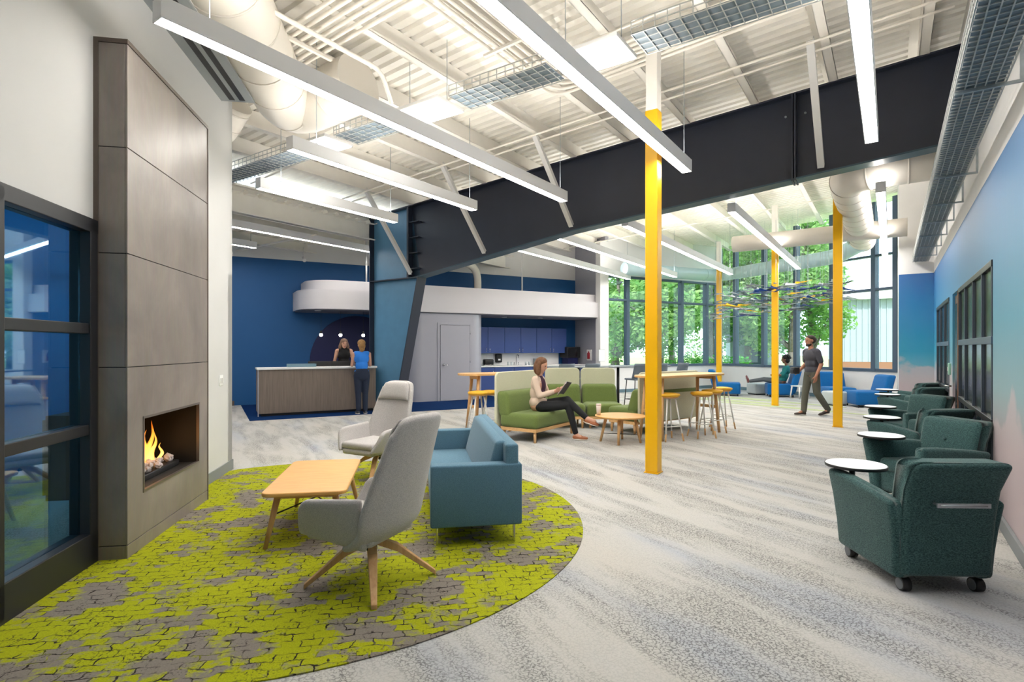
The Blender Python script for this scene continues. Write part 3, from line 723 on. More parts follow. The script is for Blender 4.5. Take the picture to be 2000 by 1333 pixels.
linear(6.91, -7.6, -2.13, LZ, 'linear light crossing in front of the near yellow column', Zp(6.9))
linear(8.85, -7.4, -2.02, LZ, 'linear light closest to the mural wall, in front of the dark beam', Zp(8.85))
linear(8.9, .29, 7.6, LZ, 'linear light beyond the dark beam beside the big spiral duct', Zp(8.9))
linear(6.89, .29, 8.17, LZ, 'linear light beyond the beam pointing above the slim yellow column', Zp(6.89))
linear(5.06, .29, 8.3, LZ, 'linear light beyond the beam ending just right of the near yellow column', Zp(5.06))
linear(3.48, .29, 8.0, LZ, 'linear light beyond the beam, second from the kitchen', Zp(3.48))
linear(2.07, .29, 7.7, LZ, 'linear light beyond the beam, nearest the kitchen soffit', Zp(2.07))
linear(-1.75, -6.5, 1.2, 3.87, 'linear light over the reception counter', 4.3, up=False)
linear(-3.6, -6.5, -1.6, 3.87, 'short linear light at the far left above the reception wall', 4.2, up=False)

# ================================================================== trays, panels, ducts, pipes
def mesh_tray(name, lab, p0, p1, wd, hh, step, m, grp=None, pan=True, cat='cable tray', panm=None, wires=4):
    p0 = Vector(p0); p1 = Vector(p1); Lr = (p1 - p0).length; d = (p1 - p0).normalized()
    r = thing(name, lab, cat, (p0.x, p0.y, p0.z), facing((d.x, d.y)) if True else 0, grp)
    sl_ = math.asin(d.z); r.rotation_euler = (sl_, 0, facing((d.x, d.y)))
    b = B(); R = .0035
    n = int(Lr / step)
    for i in range(n + 1):
        y = i * step
        b.bar((-wd / 2, y, 0), (wd / 2, y, 0), R * 2, R * 2); b.bar((-wd / 2, y, 0), (-wd / 2, y, hh), R * 2, R * 2); b.bar((wd / 2, y, 0), (wd / 2, y, hh), R * 2, R * 2)
    b.build('rungs', m, r)
    b = B()
    for k in range(wires + 1): b.bar((-wd / 2 + wd * k / wires, 0, -R), (-wd / 2 + wd * k / wires, Lr, -R), R * 2, R * 2)
    for sx in (-1, 1):
        for z in (hh * .5, hh): b.bar((sx * wd / 2, 0, z), (sx * wd / 2, Lr, z), R * 2.4, R * 2.4)
    b.build('rails', m, r)
    if pan: B().box((-wd / 2 + .01, wd / 2 - .01), (0, Lr), (.008, .014)).build('liner', panm or GALV, r)
    return r
LINER = mat('tray_liner', S(112, 126, 136), .5, metal=.1, noise=.1, nscale=8)
TW = mat('tray_wire', S(190, 192, 190), .4, metal=.4)
ZT = 4.28
segs = [(-1.0, 1.9, 'over the reception side'), (2.95, 4.0, 'left of the long lamp'), (4.95, 6.2, 'in the middle of the ceiling'), (7.1, 9.3, 'nearest the mural wall')]
for a, c, nm in segs:
    mesh_tray('wire_tray', 'grey wire mesh tray crossing the ceiling ' + nm, FR(a, -4.2, ZT), FR(c, -4.2, ZT), .40, .12, .11, TW, 'ceiling wire trays', True, panm=LINER)
for a, nm in ((2.45, 'left of the long lamp'), (4.45, 'right of the long lamp'), (6.62, 'beside the lamp that crosses the near yellow column')):
    r = thing('ceiling_panel_light', 'bright square panel light ' + nm, 'light', (a, -4.2, ZT), 0, 'square panel lights', FR)
    B().box((-.36, .36), (-.24, .24), (.012, .05)).build('frame', WHITE, r, bevel=.003)
    B().box((-.34, .34), (-.22, .22), (0, .011)).build('diffuser', PANELE, r)
    for x in (-.3, .3): B().tube((x, 0, .05), (x, 0, zroof(a) - ZT + .1), .004, n=6).build('suspension_wire', GALV, r)
mesh_tray('wire_tray', 'long wire mesh tray with grey liner running along the top of the mural wall', FR(9.54, -10.5, 3.32), FR(9.54, 5.62, 3.32), .28, .11, .07, TW, None, True, panm=LINER, wires=5)
b_ = thing('tray_bracket', 'thin grey wall brackets carrying the tray above the mural', 'bracket', (9.4, 0, 3.3), fr=FR)
for t in (-4.0, -1.6, -.2, 1.0, 2.2, 3.4, 4.6): B().bar((0, t, 0), (.37, t, 0), .02, .02).bar((.36, t, 0), (.36, t, .25), .02, .02).build('arm', GALV, b_)

def arc(c, p0, p1, n=8):
    return [c + (p0 - c) * math.cos(PI / 2 * k / n) + (p1 - c) * math.sin(PI / 2 * k / n) for k in range(1, n)]
def spiral_path(pts, rad, step=.10):
    """polyline with rounded corners, resampled for the seams of spiral duct"""
    P = [Vector(p) for p in pts]; out = [P[0]]
    for i in range(1, len(P) - 1):
        a = (P[i - 1] - P[i]).normalized(); c = (P[i + 1] - P[i]).normalized()
        q0 = P[i] + a * rad; q1 = P[i] + c * rad
        out.append(q0)
        for k in range(1, 8):
            u = k / 8; out.append(q0 * (1 - u) ** 2 + P[i] * 2 * u * (1 - u) + q1 * u * u)
        out.append(q1)
    out.append(P[-1]); res = [out[0]]
    for p, q in zip(out, out[1:]):
        n = max(1, int((q - p).length / step))
        for k in range(1, n + 1): res.append(p + (q - p) * k / n)
    return res
def duct(name, lab, pts, r, m, bend=.5, step=.12, cat='duct', seam=.9):
    t = thing(name, lab, cat, tuple(Vector(pts[0])))
    o0 = Vector(pts[0]); P = [p - o0 for p in spiral_path(pts, bend, step)]
    B().path(P, r, 28).build('spiral_pipe', m, t)
    acc = 0
    for p, q in zip(P, P[1:]):
        acc += (q - p).length
        if acc >= seam:
            acc = 0; d = (q - p).normalized(); B().tube(q - d * .012, q + d * .012, r + .008, n=28).build('seam_ring', m, t)
    return t
duct('spiral_duct', 'fat cream spiral duct curving from the slot grille over the fireplace wall', [FF(.34, -1.6, 4.66), FF(.34, 3.55, 4.60), FF(.34, 3.55, 4.60) + FR.M.to_3x3() @ Vector((1.25, .1, .12))], .34, DUCTW, .6, .1, seam=.6)
duct('spiral_duct', 'grey spiral duct behind the end of the white fireplace wall', [FR(.2, -6.6, 4.4), FR(.9, -5.0, 4.4), FR(1.5, -4.95, 4.9)], .26, DUCTW, .45, .08, seam=.2)
duct('spiral_duct', 'big white spiral duct turning behind the dark beam towards the windows', [FR(9.7, .85, 4.15), FR(8.45, .85, 4.15), FR(8.45, 7.0, 4.1)], .27, DUCTW, .55, .1, seam=.45)
pA = FR(8.45, 6.7, 4.02); pB = Vector((9.2, 14.6, 3.98)); pC = Vector((7.0, 19.5, 3.98)); pD = FE(1.0, -.55, 3.98)
duct('window_duct', 'pale blue round duct hugging the top of the window walls', [pA, FV(5.3, -.75, 3.98), FV(.9, -.8, 3.98), FE(.35, -.6, 3.98)], .2, DUCTB, .55, .12, seam=1.3)
duct('round_duct', 'straight cream round duct crossing above the windows', [FR(5.86, 5.0, 3.98), FR(9.3, 5.0, 3.98)], .19, DUCTW, .3, .2, seam=9)
g1 = thing('duct_grille', 'small slotted grille on the side of the big spiral duct', 'grille', (8.20, 6.2, 4.0), fr=FR)
B().box((-.03, 0), (-.2, .2), (-.05, .05)).build('frame', GALV, g1)
for k in range(3): B().box((-.035, -.028), (-.18, .18), (-.035 + k * .028, -.02 + k * .028)).build('slot', BLACK, g1)
# slot diffuser on the fireplace wall
sd = thing('slot_diffuser', 'long black two-slot air diffuser on the wall above the fireplace', 'diffuser', (WX, -.2, 4.30), fr=FF)
B().box((0, .34), (0, 2.75), (.02, .10)).build('plenum', WHITE, sd)
B().box((.0, .36), (-.02, 2.77), (0, .02)).build('flange', mat('diffuser_grey', S(150, 156, 158), .4), sd)
for x in (.10, .21): B().box((x, x + .06), (.03, 2.72), (-.004, .002)).build('slot', BLACK, sd)
# conduits
cn = 0
def conduit(lab, pts, r=.014, grp='ceiling conduits', bend=.15, name='conduit', m=None):
    P = spiral_path(pts, bend, .6); o0 = P[0]
    o = B().path([p - o0 for p in P], r, 8).build(name, m or PIPEW); o.location = o0
    return tag(o, lab, 'conduit', grp)
for t, lab in ((-1.3, 'white conduit nearest the near side of the dark beam'), (-1.55, 'second white conduit along the near side of the dark beam'), (-3.3, 'white conduit crossing just beyond the wire trays'), (-6.7, 'white conduit crossing on the near side of the wire trays'), (-6.85, 'white conduit paired beside the one on the near side of the wire trays'),
               (1.2, 'white conduit just beyond the dark beam'), (2.4, 'white conduit crossing above the round wooden table'), (6.4, 'white conduit near the window duct')):
    s0, s1 = (.4, 9.0) if t > 5 else (4.3, 9.6) if t < -6 else (-.9, 9.6)
    conduit(lab, [FR(s0, t, zroof(s0) - .06), FR(s1, t, zroof(s1) - .06)], .016)
ORD = ['first', 'second', 'third', 'fourth', 'fifth', 'sixth', 'last']
for k in range(6):
    y = -5.15 - .10 * k
    conduit('bundled white conduit crossing the ceiling by the fireplace, ' + ORD[k] + ' from the far side', [FR(3.3, y, zroof(3.3) - .12), FR(9.5, y, zroof(9.5) - .12)], .022, 'bundled ceiling conduits')
for k in range(7):
    x = 5.15 + .10 * k
    conduit('white conduit bending right under the ceiling before the beam, ' + ['leftmost', 'second', 'third', 'fourth', 'fifth', 'sixth', 'rightmost'][k] + ' from the left', [FR(x, -7.5, zroof(x) - .05), FR(x, -2.4 - .10 * k, zroof(x) - .05), FR(9.5, -2.4 - .10 * k, zroof(9.5) - .05)], .022, 'bending ceiling conduits', .3)
b = thing('strut_rail', 'slotted white strut rails clamping the conduit bundles', 'rail', (0, 0, 0), fr=FR)
for (a, t0, t1) in ((3.75, -5.78, -5.05), (6.4, -5.78, -5.05)): B().box((a - .02, a + .02), (t0, t1), (zroof(a) - .18, zroof(a) - .145)).build('strut', PIPEW, b)
for (a, c, t) in ((5.05, 5.9, -6.2), (5.05, 5.9, -3.9)): B().prism([(a, t, zroof(a) - .10), (c, t, zroof(c) - .10), (c, t, zroof(c) - .07), (a, t, zroof(a) - .07)], (0, .04, 0)).build('strut', PIPEW, b)
conduit('thick white sprinkler pipe running beside the long lamp near the fireplace', [FR(4.25, -9, 4.62), FR(4.25, -4.75, 4.62), FR(4.25, -4.6, 4.3)], .026, None, name='sprinkler_pipe')
conduit('white pipe over the reception, below the lower roof', [FR(-2.2, -6, 4.05), FR(-2.2, 4, 4.05)], .03, None, name='sprinkler_pipe')
conduit('white pipe crossing the reception lower roof', [FR(-1.5, -1.4, 4.0), FR(-6, -1.4, 3.95)], .025, None, name='sprinkler_pipe')
conduit('white hooked vent pipe standing on the kitchen soffit', [FE(-4.1, .8, 3.1), FE(-4.1, .8, 3.95), FE(-5.0, .6, 3.98), FE(-6.0, .5, 3.98)], .11, None, .5, name='vent_pipe')
# spot heads over the reception
for i, (a, bb_, lab) in enumerate(((-10.7, 1.0, 'small white track spot head left above the reception'), (-9.0, 1.0, 'small white track spot head above the reception soffit'))):
    t = thing('track_spot', lab, 'spotlight', (a, bb_, 3.75), fr=FE)
    B().tube((0, 0, .07), (0, -.12, -.02), .045, n=14).build('head', WHITE, t); B().tube((0, 0, .05), (0, 0, .35), .01, n=8).build('stem', WHITE, t)
b = B(); b.tube((0, 0, 0), (0, 0, 1.25), .022, n=10); o = b.build('hanger_rod', WHITE); o.location = FE(-7.55, .3, 3.15); tag(o, 'white hanger rod on the soffit left of the blue column', 'rod', 'soffit hanger rods')
o = dup(o, FE(-4.75 + 1.9, .3, 3.15), 0, 'white hanger rod on the soffit above the kitchen cabinets')

# ================================================================== soffit, door block, kitchen (FE: x along wall, y away)
def rrect(x0, x1, y0, y1, r, left=True, right=False, n=10):
    P = []
    if left: P += [(x0 + r - r * math.cos(PI / 2 * k / n), y0 + r - r * math.sin(PI / 2 * k / n)) for k in range(n + 1)]
    else: P += [(x0, y0)]
    if right: P += [(x1 - r + r * math.sin(PI / 2 * k / n), y0 + r - r * math.cos(PI / 2 * k / n)) for k in range(n + 1)]
    else: P += [(x1, y0)]
    return P + [(x1, y1), (x0, y1)]
sfz = thing('soffit', 'curved silver-white soffit band over the reception and kitchen', 'soffit', (0, 0, 0), fr=FE)
def smooth_sides(o):
    for p in o.data.polygons:
        if abs(p.normal.z) < .5: p.use_smooth = True
    md = o.modifiers.new('edges', 'EDGE_SPLIT'); md.split_angle = .6
B_ = lambda P, z0, z1: B().prism([(x, y, z0) for x, y in P], (0, 0, z1 - z0))
o = B_(rrect(-9.2, -.02, 0, 1.53, .85), 2.445, 2.93).build('fascia', SILVER, sfz); smooth_sides(o)
o = B_(rrect(-9.0, -.02, .2, 1.53, .75), 2.93, 3.19).build('upper_band', SILVER, sfz); smooth_sides(o)
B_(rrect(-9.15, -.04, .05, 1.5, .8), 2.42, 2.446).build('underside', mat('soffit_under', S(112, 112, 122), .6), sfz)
for i, (x, y, lab) in enumerate(((-8.75, .4, 'left above the reception'), (-3.2, .8, 'above the left kitchen cabinets'), (-1.9, .8, 'above the right kitchen cabinets'), (-7.0, .5, 'behind the blue column'))):
    t = thing('downlight', 'small round recessed downlight in the soffit ' + lab, 'light', (x, y, 2.405), 0, 'soffit downlights', FE)
    B().lathe([(.075, .0), (.08, .015), (.06, .016)], 18).build('ring', WHITE, t); B().lathe([(.055, .001), (.055, .004)], 18).build('lens', DOWNE, t)
db = thing('door_block', 'grey rounded storage block with a flush door under the soffit', 'partition', (0, 0, 0), fr=FE)
o = B_(rrect(-6.5, -4.17, .08, 1.52, .42, True, True), .0, 2.42).build('body', GREYW, db); smooth_sides(o)
dd = B().box((-5.58, -4.70), (.045, .08), (.01, 2.10)).build('door', GREYW, db, bevel=.004)
B().tube((-5.50, .0, 1.0), (-5.50, .05, 1.0), .03, n=14).tube((-5.50, -.02, 1.0), (-5.36, -.02, 1.0), .012, n=10).build('lever', CHROME, dd)
for x0, x1, z0, z1 in ((-5.66, -5.59, 0, 2.17), (-4.69, -4.62, 0, 2.17), (-5.59, -4.69, 2.11, 2.17)): B().box((x0, x1), (.055, .085), (z0, z1)).build('door_frame', GREYW, db, bevel=.003)
for z in (.25, 1.05, 1.85): B().tube((-4.695, .04, z), (-4.695, .04, z + .1), .008, n=8).build('hinge', CHROME, db)
b = B(); b.tube((0, 0, 0), (0, -.02, 0), 1.27, n=64); o = b.build('wall_disc', NAVYD); o.location = FE(-7.5, 1.538, 1.1); o.rotation_euler = (0, 0, FE.ang)
tag(o, 'large dark navy painted disc on the blue wall behind the reception', 'wall disc')
for i, (x, lab) in enumerate(((-8.68, 'left'), (-8.2, 'middle'), (-7.62, 'right'))):
    t = thing('pendant_lamp', lab + ' of the three small glowing pendant lamps over the reception', 'pendant', (x, .35, 1.80), 0, 'reception pendants', FE)
    B().sph((0, 0, 0), .042, 14, 10).build('bulb', emitter('bulb%d' % i, (1, .93, .85), 12), t)
    B().lathe([(.018, .03), (.03, .035), (.028, .09), (.01, .11)], 14).build('socket', BLACK, t); B().tube((0, 0, .1), (0, 0, .61), .003, n=6).build('cord', BLACK, t)
# counter (front at y = -1.35)
ct = thing('reception_counter', 'long grey-brown wood reception counter with a white top', 'counter', (-10.24, -1.35, 0), fr=FE)
B().box((0, 2.5), (0, .03), (.06, 1.0)).box((0, .03), (.03, .75), (.06, 1.0)).box((2.47, 2.5), (.03, .75), (.06, 1.0)).build('panel', WALNUT, ct, bevel=.003)
B().box((.06, 2.44), (.05, .70), (0, .06)).build('plinth', BLACK, ct)
B().box((-.02, .0), (-.02, .02), (.0, 1.0)).build('corner_trim', GREYW, ct)
B().rbox((-.04, 2.52), (-.05, .42), (1.0, 1.045), .008).build('countertop', TABLEW, ct)
B().box((.05, 2.45), (.30, .75), (.70, .74)).build('desk_shelf', TABLEW, ct)
for i, (x, lab) in enumerate(((1.35, 'black desk monitor behind the counter on the left'), (1.85, 'black desk monitor behind the counter beside the receptionist'))):
    t = thing('desk_monitor', lab, 'monitor', (-10.24 + x, -.78, .74), 0, None, FE)
    B().rbox((-.27, .27), (-.02, .02), (.10, .42), .008).build('display', BLACK, t); B().box((-.03, .03), (-.03, .0), (.01, .2)).build('stand', BLACK, t); B().rbox((-.12, .12), (-.09, .09), (0, .012), .004).build('foot', BLACK, t)
t = thing('document_tray', 'low translucent document tray on the reception counter', 'tray', (-9.35, -1.12, 1.046), 0, None, FE)
B().box((-.3, .3), (-.10, .10), (0, .006)).build('base', GALV, t); B().box((-.3, .3), (-.10, -.095), (0, .07)).box((-.3, .3), (.095, .10), (0, .07)).build('side', mat('clear_tray', S(120, 150, 165), .2), t)
# kitchen
KX0, KX1 = -4.15, -.05
nb = 6; wdt = (KX1 - KX0) / nb
for i in range(nb):
    t = thing('base_cabinet', ['leftmost', 'second', 'third', 'fourth', 'fifth', 'rightmost'][i] + ' blue base cabinet from the left in the kitchen', 'cabinet', (KX0 + wdt * i, .92, 0), 0, 'kitchen base cabinets', FE)
    B().box((.002, wdt - .002), (.02, .6), (.1, .88)).build('body', BLUEW, t)
    dr = B().box((.006, wdt - .006), (0, .02), (.105, .875)).build('door', mat('cabinet_blue', S(48, 74, 138), .4), t, bevel=.002); B().tube((wdt - .06, -.02, .65), (wdt - .06, -.02, .78), .006, n=8).build('handle', CHROME, dr)
tag(B().rbox((KX0, KX1), (.88, 1.53), (.88, .92), .006).build('worktop', TABLEW, fr=FE), 'white worktop along the blue kitchen cabinets', 'worktop')
tag(B().box((KX0, -.72), (1.525, 1.538), (.92, 1.30)).build('backsplash', TABLEW, fr=FE), 'white backsplash panel behind the kitchen worktop', 'backsplash')
nu = 6; wu = (-.62 - KX0) / nu
for i in range(nu):
    t = thing('wall_cabinet', ['leftmost', 'second', 'third', 'fourth', 'fifth', 'rightmost'][i] + ' blue wall cabinet from the left in the kitchen', 'cabinet', (KX0 + wu * i, 1.19, 1.30), 0, 'kitchen wall cabinets', FE)
    B().box((.002, wu - .002), (.02, .345), (0, .82)).build('body', BLUEW, t)
    dr = B().box((.006, wu - .006), (0, .02), (.004, .816)).build('door', MATS['cabinet_blue'], t, bevel=.002)
    hx_ = wu - .06 if i % 2 == 0 else .06
    B().tube((hx_, -.02, .04), (hx_, -.02, .18), .006, n=8).build('handle', CHROME, dr)
def kit(name, lab, cat, x, y, z=.921): return thing(name, lab, cat, (x, y, z), 0, None, FE)
t = kit('coffee_maker', 'black coffee maker at the left end of the kitchen worktop', 'coffee maker', -3.98, 1.25)
B().rbox((-.10, .10), (-.10, .14), (0, .04), .01).rbox((-.10, .10), (.04, .14), (.04, .36), .015).rbox((-.10, .10), (-.12, .14), (.30, .38), .02).build('body', BLACK, t); B().lathe([(.05, .04), (.07, .08), (.06, .17), (.045, .19)], 16, (0, -.03, 0)).build('carafe', mat('carafe_glass', S(60, 50, 46), .1), t)
t = kit('toaster', 'black and silver toaster on the kitchen worktop', 'toaster', -3.55, 1.2)
B().rbox((-.16, .16), (-.09, .09), (.02, .20), .04).build('body', BLACK, t); B().rbox((-.17, .17), (-.1, .1), (0, .03), .01).build('base', CHROME, t)
t = kit('soap_dispenser', 'black towel dispenser on the white backsplash', 'dispenser', -3.05, 1.41, 1.0)
B().rbox((-.11, .11), (0, .11), (0, .28), .035).build('body', BLACK, t); B().box((-.04, .04), (-.004, .0), (.07, .12)).build('label_plate', TABLEW, t)
t = kit('kitchen_faucet', 'chrome gooseneck faucet at the kitchen sink', 'faucet', -2.45, 1.38)
B().path(spiral_path([(0, 0, 0), (0, 0, .32), (0, -.16, .32), (0, -.16, .22)], .07, .03), .012, 10).build('spout', CHROME, t); B().tube((.08, 0, 0), (.08, 0, .08), .012).tube((-.08, 0, 0), (-.08, 0, .08), .012).build('handle', CHROME, t)
t = kit('outlet_box', 'small grey storage box against the backsplash', 'box', -1.65, 1.42)
B().rbox((-.1, .1), (-.05, .08), (0, .2), .01).build('body', mat('grey_box', S(150, 158, 164), .5), t); B().box((-.08, .08), (-.054, -.049), (.03, .17)).build('front', GREYW, t)
for k in range(4):
    t = kit('drinking_glass', ['leftmost', 'second', 'third', 'rightmost'][k] + ' of four small glasses by the kitchen sink', 'glass', -2.9 + .12 * k if k < 2 else -2.25 + .12 * (k - 2), 1.1); t['group'] = 'glasses by the sink'
    B().lathe([(.028, 0), (.034, .11), (.031, .11), (.026, .006)], 14).build('tumbler', mat('glassy', S(196, 206, 210), .1), t)
t = kit('wall_microwave', 'black microwave standing at the right end of the kitchen worktop', 'microwave', -.42, 1.2)
B().rbox((-.27, .27), (-.16, .3), (.22, .58), .02).build('body', BLACK, t); B().box((-.25, .12), (-.168, -.16), (.25, .55)).build('door', mat('dark_pane', S(30, 30, 34), .15), t); B().box((-.2, .2), (-.1, .25), (0, .22)).build('stand', NAVYD, t)
t = thing('extinguisher_cabinet', 'white fire extinguisher cabinet with a red extinguisher on the grey pillar wall', 'cabinet', (-.035, .7, 1.05), PI / 2, None, FE)
B().rbox((-.13, .13), (-.01, .02), (0, .36), .01).build('box', WHITE, t); B().lathe([(.055, .05), (.055, .24), (.02, .28), (.02, .31)], 14, (0, .03, 0)).build('extinguisher', mat('red_paint', S(150, 20, 36), .35), t)
t = thing('notice_sheet', 'white paper notice beside the extinguisher on the pillar', 'sign', (-.16, -.125, 1.05), 0, None, FE)
B().box((-.11, .11), (-.004, 0), (0, .36)).build('sheet', TABLEW, t); B().box((-.12, .12), (0, .003), (-.01, .37)).build('holder', GALV, t)
t = thing('light_switch', 'white double switch plate on the end of the fireplace wall', 'switch', (WX, 2.55, 1.1), 0, None, FF)
B().rbox((0, .008), (-.06, .06), (-.06, .06), .003).build('plate', TABLEW, t)
for y in (-.025, .025): B().box((.008, .014), (y - .012, y + .012), (-.025, .025)).build('rocker', WHITE, t)

# ================================================================== hanging sculpture
hs = thing('hanging_sculpture', 'flock of small blue, yellow and grey dart shapes hanging by the windows', 'sculpture', (7.35, 15.5, 3.75))
DM = [mat('dart_silver', S(150, 158, 164), .3, metal=.6), mat('dart_blue', S(16, 54, 120), .4), mat('dart_yellow', S(226, 184, 20), .4), mat('dart_dark', S(58, 74, 84), .4)]
protos = []
for k in range(4):
    b = B(); a = .19
    P = [(-a, 0, 0), (-a * .35, .035, 0), (0, .012, 0), (a * .5, .05, 0), (a, .03, 0), (a * .7, 0, 0), (a, -.03, 0), (a * .5, -.05, 0), (0, -.012, 0), (-a * .35, -.035, 0)]
    b.prism(P, (0, 0, .006)); b.prism([(-.15, -.003, .006), (.12, -.003, .006), (.10, -.003, .05), (0, -.003, .02)], (0, .006, 0))
    protos.append(b.build('dart', DM[k], hs))
rh = random.Random(11); wires = B(); first = [True] * 4
for i in range(170):
    k = rh.choices((0, 1, 2, 3), (6, 1.3, 1.0, 4))[0]
    if first[k]: o = protos[k]; first[k] = False
    else: o = protos[k].copy(); COL.objects.link(o); o.parent = hs
    a = rh.uniform(0, 2 * PI); rr = math.sqrt(rh.random())
    x = 1.9 * rr * math.cos(a) * .8 + .3 * math.sin(a); y = 2.6 * rr * math.sin(a)
    x -= .28 * y * .6
    z = -.55 - .75 * rh.random() + .1 * x
    o.location = (x, y, z); o.rotation_euler = (rh.uniform(-.35, .35), rh.uniform(-.25, .25), rh.gauss(2.9, .45))
    s_ = rh.uniform(.85, 1.5); o.scale = (s_, s_, s_)
    wires.bar((x, y, z), (x, y, .9), .0022, .0022)
o = wires.build('hanging_wires', GALV, hs); o['kind'] = 'stuff'
# ================================================================== high-back swivel chairs
def highback(lab, loc, fdir, legrot):
    r = thing('highback_armchair', lab, 'armchair', loc, facing(fdir), 'grey high-back armchairs')
    def back(u, v):
        u = u * 2 - 1
        lo = max(0.0, 1 - v / .22)
        wdt = .285 + .012 * math.sin(v * PI) - .075 * max(0, v - .30) / .70 - .05 * lo * lo
        if v > .9: wdt *= 1 - .16 * ((v - .9) / .1) ** 2
        y = -.205 - .14 * v - .04 * v * v + .26 * lo ** 2
        y += u * u * (.15 * (1 - .65 * v) * (1 - lo))
        return Vector((u * wdt, y, .265 + .815 * v ** .97 + .03 * lo * u * u - (.03 * abs(u) ** 4 if v > .9 else 0)))
    B().grid(back, 14, 22).build('back_shell', LTGREY, r, mods=[('SOLIDIFY', dict(thickness=.055, offset=1)), ('SUBSURF', dict(levels=1, render_levels=1))])
    def pad(u, v):
        u = u * 2 - 1; vv = .70 + .27 * v
        p = back((u * .9 + 1) / 2, vv); e_ = (1 - abs(u) ** 6) * (1 - abs(2 * v - 1) ** 6)
        return p + Vector((0, .012 + .035 * e_, .01))
    B().grid(pad, 12, 10).build('headrest', LTGREY, r, mods=[('SOLIDIFY', dict(thickness=.01))])
    for sx in (-1, 1):
        def arm(u, v, sx=sx):
            zb = .275 + .055 * u; zt = .60 - .035 * u
            if u > .86: zt -= .05 * ((u - .86) / .14) ** 2
            y = -.14 + (.50 - .075 * v) * u
            x = .262 + (.015 + .05 * u) * v - .035 * (1 - v) ** 2
            return Vector((sx * x, y, zb + (zt - zb) * v))
        B().grid(arm, 14, 6).build('armrest', LTGREY, r, mods=[('SOLIDIFY', dict(thickness=.045, offset=0)), ('SUBSURF', dict(levels=1, render_levels=1))])
    B().rbox((-.225, .225), (-.16, .33), (.29, .36), .03).build('seat_pan', LTGREY, r)
    B().rbox((-.235, .235), (-.17, .335), (.35, .43), .035, 4).build('seat_cushion', LTGREY, r)
    B().tube((0, 0, .20), (0, 0, .30), .035, n=14).build('swivel_post', BLACK, r)
    for k in range(4):
        a = legrot - facing(fdir) + k * PI / 2; d = Vector((math.cos(a), math.sin(a), 0)); n_ = Vector((-d.y, d.x, 0))
        P = []
        for rr, z, hw, th in ((.02, .285, .022, .05), (.16, .225, .028, .048), (.40, .0, .017, .028)):
            c = d * rr + Vector((0, 0, z)); P.append([c - n_ * hw, c + n_ * hw, c + n_ * hw + Vector((0, 0, -th if z > .1 else th)), c - n_ * hw + Vector((0, 0, -th if z > .1 else th))])
        P[2] = [P[2][3], P[2][2], P[2][1], P[2][0]]
        b = B(); R = [[b.bm.verts.new(p) for p in q] for q in P]
        for x_, y_ in zip(R, R[1:]):
            for i in range(4): b.bm.faces.new((x_[i], x_[(i + 1) % 4], y_[(i + 1) % 4], y_[i]))
        b.bm.faces.new(R[0]); b.bm.faces.new(R[-1]); b.build('leg', OAKX, r, bevel=.004)
    return r
highback('light grey high-back swivel armchair in the foreground, seen from behind', (-.88, 3.47, .006), (-.92, .39), math.radians(196))
highback('light grey high-back swivel armchair farther back, facing the camera beside the wooden table', (-1.53, 6.3, .006), (-.50, -.866), math.radians(272))

# ================================================================== wooden coffee table on the rug
ct2 = thing('coffee_table', 'rectangular oak coffee table with rounded corners on the lime rug', 'table', (-1.62, 4.60, .006), FF.ang)
def rtop(w_, l_, r_, n=8):
    P = []
    for cx_, cy_, a0 in ((w_ / 2 - r_, l_ / 2 - r_, 0), (-w_ / 2 + r_, l_ / 2 - r_, 90), (-w_ / 2 + r_, -l_ / 2 + r_, 180), (w_ / 2 - r_, -l_ / 2 + r_, 270)):
        for k in range(n + 1): a = math.radians(a0 + 90 * k / n); P.append((cx_ + r_ * math.cos(a), cy_ + r_ * math.sin(a)))
    return P
B_(rtop(.60, 1.20, .07), .385, .415).build('tabletop', ORANGEW, ct2, bevel=.008)
for sx in (-1, 1):
    for sy in (-1, 1): B().tube((sx * .20, sy * .46, .385), (sx * .275, sy * .54, 0), .026, .015, 12).build('leg', OAKX, ct2)
B().box((-.22, .22), (-.5, -.46), (.35, .385)).box((-.22, .22), (.46, .5), (.35, .385)).build('apron', OAKX, ct2)
for sx in (-1, 1): B().tube((sx * .235, .49, .23), (-sx * .235, -.49, .23), .006, n=8).build('cross_wire', BLACK, ct2)

# ================================================================== teal sofa
sof = thing('teal_sofa', 'teal blue fabric two-seat sofa with square arms facing the fireplace', 'sofa', (-.42, 5.02, .006), facing((-.986, -.169)))
B().rbox((-.85, .85), (-.30, .33), (.15, .30), .02).build('base', TEAL, sof)
for sx in (-1, 1): B().rbox((sx * .43 - .42, sx * .43 + .42), (-.20, .34), (.29, .40), .035, 4).build('seat_cushion', TEAL, sof)
for sx in (-1, 1): B().rbox(sorted((sx * .83, sx * .96)), (-.34, .34), (.145, .60), .016, 3).build('armrest', TEAL, sof)
lean = lambda c: Vector((c.x, c.y - .06 * (c.z - .3) / .45, c.z))
B().rbox((-.95, .95), (-.335, -.235), (.15, .745), .02, 3, fn=lambda c: Vector((c.x, c.y + .02, c.z))).build('backrest', TEAL, sof)
def wedge(c):
    k = (c.z - .38) / .37
    return Vector((c.x, c.y if c.y < -.2 else c.y - .10 * k, c.z))
B().rbox((-.83, .83), (-.25, -.06), (.38, .75), .03, 4, fn=wedge).build('back_cushion', TEAL, sof)
for sx in (-.88, .88):
    for sy in (-.29, .29): B().box((sx - .025, sx + .025), (sy - .006, sy + .006), (0, .15)).build('leg', CHROME, sof)

